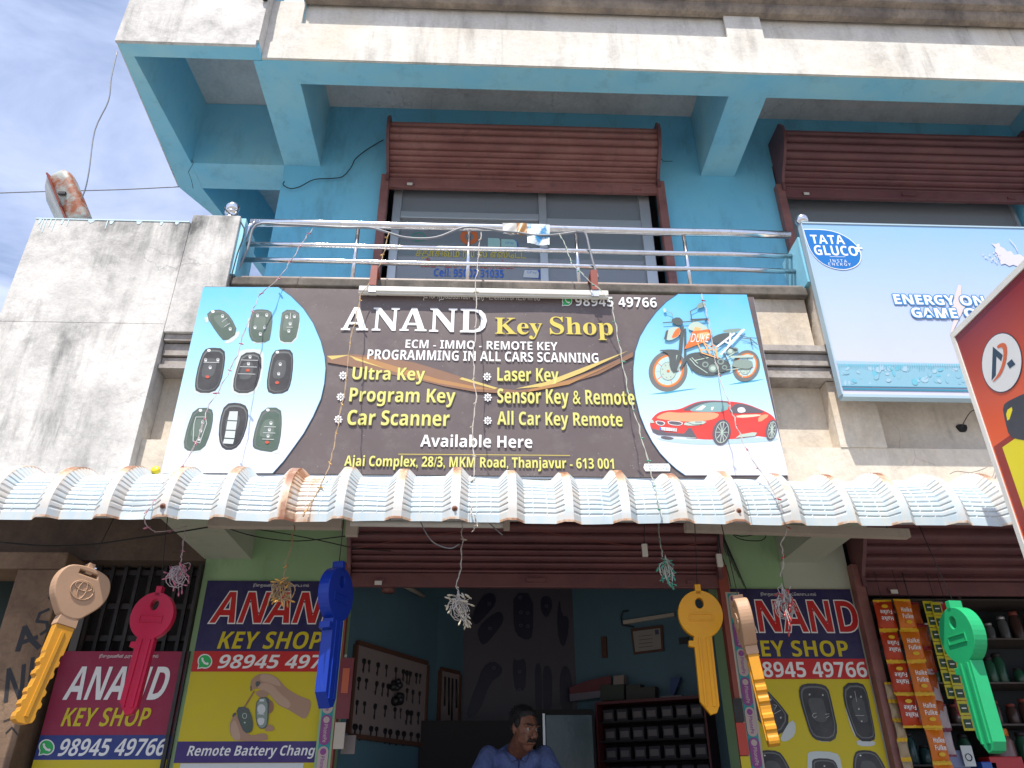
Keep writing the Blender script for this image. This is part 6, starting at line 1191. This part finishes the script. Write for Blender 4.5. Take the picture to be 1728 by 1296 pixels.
skin = mat('brown_skin', (0.20, 0.085, 0.05), 0.5); setc(skin, mixc(skin, rng(skin, noise(skin, 30, 6, 0.65), 0.35, 0.7), (0.21, 0.09, 0.052), (0.13, 0.05, 0.032))); bump(skin, noise(skin, 220, 4, 0.6), 0.5, 0.002); hairm = mat('black_hair', (0.008, 0.007, 0.009), 0.6); bump(hairm, noise(hairm, 160, 5, 0.7, (1, 1, .4)), 1.0, 0.006); shirt = mat('blue_cotton', (0.11, 0.155, 0.34), 0.85); setc(shirt, mixc(shirt, rng(shirt, noise(shirt, 16, 6, 0.65, (1, 1, .6)), 0.35, 0.7), (0.12, 0.165, 0.36), (0.07, 0.10, 0.25))); bump(shirt, noise(shirt, 22, 5, 0.6, (1, 1, .5)), 0.9, 0.02)
troum = mat('dark_trousers', (0.03, 0.03, 0.04), 0.85); eyew = mat('eye_white', (0.30, 0.25, 0.22), 0.25); eyed = mat('eye_iris', (0.01, 0.008, 0.006), 0.15)
HC = Vector((0.288, 5.15, 1.975)); HM = Matrix.Translation(HC) @ Euler((R(10), 0, R(30)), 'XYZ').to_matrix().to_4x4()
hd = lambda sp: hull(sp, mx=HM)
sh_ = [Vector((0.07, 5.36, 1.845)), Vector((0.42, 5.36, 1.845))]; el_ = [Vector((-0.03, 5.16, 1.655)), Vector((0.50, 5.16, 1.655))]; wr_ = [Vector((0.13, 5.02, 1.645)), Vector((0.36, 5.01, 1.645))]
hips = Vector((0.24, 5.68, 1.36)); chest = Vector((0.24, 5.42, 1.72))
heads = [hd([((0, 0.02, 0.045), (0.074, 0.092, 0.082)), ((0, -0.025, 0.01), (0.064, 0.066, 0.075))]), hd([((0, -0.02, -0.02), (0.060, 0.066, 0.062)), ((0, -0.045, -0.088), (0.032, 0.034, 0.026))]),
    hd([((0, -0.098, 0.012), (0.009, 0.010, 0.012)), ((0, -0.118, -0.024), (0.013, 0.012, 0.010))]), hd([((-0.013, -0.104, -0.028), 0.010), ((0.013, -0.104, -0.028), 0.010)]),
    hd([((-0.045, -0.078, 0.036), (0.014, 0.012, 0.008)), ((-0.012, -0.092, 0.033), (0.012, 0.010, 0.008))]), hd([((0.045, -0.078, 0.036), (0.014, 0.012, 0.008)), ((0.012, -0.092, 0.033), (0.012, 0.010, 0.008))]),
    hd([((-0.036, -0.066, -0.018), (0.018, 0.016, 0.016)), ((-0.050, -0.02, -0.05), (0.014, 0.02, 0.02)), ((-0.02, -0.075, -0.06), (0.014, 0.014, 0.014))]), hd([((0.036, -0.066, -0.018), (0.018, 0.016, 0.016)), ((0.050, -0.02, -0.05), (0.014, 0.02, 0.02)), ((0.02, -0.075, -0.06), (0.014, 0.014, 0.014))]), hd([((-0.018, -0.092, -0.061), (0.008, 0.008, 0.006)), ((0.018, -0.092, -0.061), (0.008, 0.008, 0.006))]),
    hd([((-0.074, 0.015, 0.012), (0.008, 0.018, 0.026)), ((-0.072, 0.008, -0.02), (0.006, 0.008, 0.010))]), hd([((0.074, 0.015, 0.012), (0.008, 0.018, 0.026)), ((0.072, 0.008, -0.02), (0.006, 0.008, 0.010))])]
neck = [hull([(HC+Vector((-0.012, 0.035, -0.045)), 0.058), (Vector((0.245, 5.33, 1.86)), 0.070)])]
torso = [hull([(Vector((0.13, 5.38, 1.815)), (0.06, 0.07, 0.05)), (Vector((0.36, 5.38, 1.815)), (0.06, 0.07, 0.05)), (chest, (0.165, 0.11, 0.12)), (hips, (0.15, 0.12, 0.10))])]
arms = []; hands = []
for k in (0, 1):
    arms += [hull([(sh_[k], 0.058), (el_[k], 0.042)]), hull([(el_[k], 0.043), (wr_[k], 0.027)])]
    dirv = (wr_[k]-el_[k]); dirv.z = 0; dirv.normalize(); side = Vector((-dirv.y, dirv.x, 0)); pc = wr_[k]+dirv*0.05+Vector((0, 0, -0.012))
    hands.append(hull([(wr_[k], (0.024, 0.024, 0.018)), (pc+side*0.024, (0.014, 0.014, 0.012)), (pc-side*0.024, (0.014, 0.014, 0.012)), (pc+dirv*0.03+side*0.026, 0.011), (pc+dirv*0.03-side*0.026, 0.011)]))
    for q, (o_, l_) in enumerate(((-0.030, 0.060), (-0.010, 0.072), (0.011, 0.067), (0.031, 0.052))):
        b_ = pc+dirv*0.035+side*o_; m_ = b_+dirv*l_*0.55+side*o_*0.25+Vector((0, 0, 0.006)); e_ = m_+dirv*l_*0.42+side*o_*0.1+Vector((0, 0, -0.012)); hands += [hull([(b_, 0.0090), (m_, 0.0080)]), hull([(m_, 0.0080), (e_, 0.0066)])]
    ts = -1 if k == 0 else 1; tb = pc+side*ts*0.022-dirv*0.015; tm_ = tb+side*ts*0.030+dirv*0.028; hands += [hull([(tb, 0.012), (tm_, 0.0095)]), hull([(tm_, 0.0095), (tm_+dirv*0.030+side*ts*0.008, 0.0078)])]
legs = []
for s_ in (-1, 1):
    hp = hips+Vector((0.09*s_, 0, -0.05)); kn = Vector((0.24+0.13*s_, 5.45, 1.22)); an = Vector((0.24+0.13*s_, 5.55, 0.90)); legs += [(hp, 0.085, kn, 0.06), (kn, 0.058, an, 0.04)]
    
body = fuse('body', heads+neck+torso+arms+hands+[hull([(a_, r1-.01), (b_, r2-.008)]) for a_, r1, b_, r2 in legs]+[hull([(Vector((0.24+0.13*s_, 5.56, 0.85)), (0.035, 0.04, 0.035)), (Vector((0.24+0.13*s_, 5.44, 0.83)), (0.038, 0.05, 0.02))]) for s_ in (-1, 1)], skin, MN, 0.0056, 5)
big = lambda r_, k=0.014: r_+k
fuse('shirt', [hull([(Vector((0.14, 5.38, 1.815)), (0.075, 0.080, 0.058)), (Vector((0.35, 5.38, 1.815)), (0.075, 0.080, 0.058)), (Vector((0.245, 5.37, 1.895)), (0.075, 0.060, 0.03)), (chest, (0.185, 0.128, 0.13)), (hips, (0.17, 0.14, 0.11))]),
    hull([(Vector((0.16, 5.32, 1.815)), (0.06, 0.05, 0.06)), (Vector((0.33, 5.32, 1.815)), (0.06, 0.05, 0.06)), (chest+Vector((0, -0.04, -0.02)), (0.12, 0.08, 0.08))])]+[h for k in (0, 1) for h in (hull([(sh_[k], 0.064), (el_[k].lerp(sh_[k], 0.08), 0.060)]), hull([(el_[k], 0.058), (el_[k].lerp(wr_[k], 0.6), 0.042)]))], shirt, MN, 0.009, 4)
for s_ in (-1, 1):
    g = G(); c0 = Vector((0.247+0.075*s_, 5.335, 1.90)); c1 = Vector((0.255+0.012*s_, 5.235, 1.815)); pm_ = Vector((0.25+0.078*s_, 5.27, 1.872))
    g.prism([c0, pm_, c1+Vector((0.03*s_, 0.004, -0.012)), c1], Vector((0.004*s_, -0.010, 0.004))); g.build('collar', shirt, MN)
g = G(); g.tube([Vector((0.255, 5.222, 1.82)), Vector((0.25, 5.225, 1.76)), Vector((0.245, 5.24, 1.70))], 0.006, 6); g.build('placket', mat('shirt_seam', (0.03, 0.045, 0.14), .9), MN)
for s_ in (-1, 1): g = G(); c = HM @ Vector((0.027*s_, -0.079, 0.014)); g.ball(c, 0.0115, 14); e = g.build('eye', eyew, MN); g = G(); g.ball(c+(HM.to_3x3() @ Vector((0.002, -0.0085, 0.001))), 0.0055, 10); g.build('iris', eyed, e)
fuse('hair', [hd([((0, 0.035, 0.062), (0.082, 0.094, 0.082)), ((0, -0.018, 0.106), (0.050, 0.036, 0.018))]), hd([((-0.070, -0.012, 0.045), (0.012, 0.026, 0.034))]), hd([((0.070, -0.012, 0.045), (0.012, 0.026, 0.034))]), hd([((0, 0.075, 0.01), (0.066, 0.042, 0.055))])], hairm, MN, 0.006, 1)
g = G(); random.seed(77)
for i in range(260):
    a1 = random.uniform(0, 2*math.pi); b1 = random.uniform(0.15, 1.35); nrm = Vector((math.cos(a1)*math.cos(b1), math.sin(a1)*math.cos(b1), math.sin(b1)))
    if nrm.y < -0.35 and nrm.z < 0.75: continue
    p = Vector((nrm.x*0.083, 0.035+nrm.y*0.094, 0.062+nrm.z*0.083)); q = p+nrm*random.uniform(.003, .010)+Vector((random.uniform(-1, 1), random.uniform(-1, 1), -0.3))*0.009
    g.tube([HM @ (p-nrm*0.004), HM @ p, HM @ q], [0.0022, 0.0018, 0.0007], 3)
o = g.build('hair_strands', hairm, MN); o['kind'] = 'stuff'
fuse('moustache', [hd([((0, -0.105, -0.042), (0.010, 0.010, 0.007)), ((-0.024, -0.096, -0.046), (0.009, 0.009, 0.007))]), hd([((0, -0.105, -0.042), (0.010, 0.010, 0.007)), ((0.024, -0.096, -0.046), (0.009, 0.009, 0.007))]), hd([((-0.024, -0.096, -0.046), 0.007), ((-0.036, -0.086, -0.058), 0.004)]), hd([((0.024, -0.096, -0.046), 0.007), ((0.036, -0.086, -0.058), 0.004)])], hairm, MN, 0.004, 1)
for s_ in (-1, 1): g = G(); g.tube([HM @ Vector((s_*x, y, z)) for x, y, z in ((0.012, -0.101, 0.034), (0.026, -0.099, 0.041), (0.040, -0.091, 0.040), (0.052, -0.080, 0.033))], [0.003, 0.0045, 0.004, 0.002], 6); g.build('eyebrow', hairm, MN)
fuse('trousers', [hull([(hips, (0.155, 0.13, 0.10)), (hips+Vector((0, 0, -0.05)), (0.15, 0.12, 0.09))])]+[hull([(a_, r1), (b_, r2)]) for a_, r1, b_, r2 in legs], troum, MN, 0.012, 3)
ST = thing('stool', 'dark stool under the man behind the counter', 'stool', (0.24, 5.70, 0.8)); bx('seat', wood, ST, 0.08, 0.40, 5.55, 5.86, 1.21, 1.24, bev=.005)
for x in (0.10, 0.36):
    for y in (5.57, 5.82): bx('leg', wood, ST, x, x+0.03, y, y+0.03, 0.80, 1.2095)
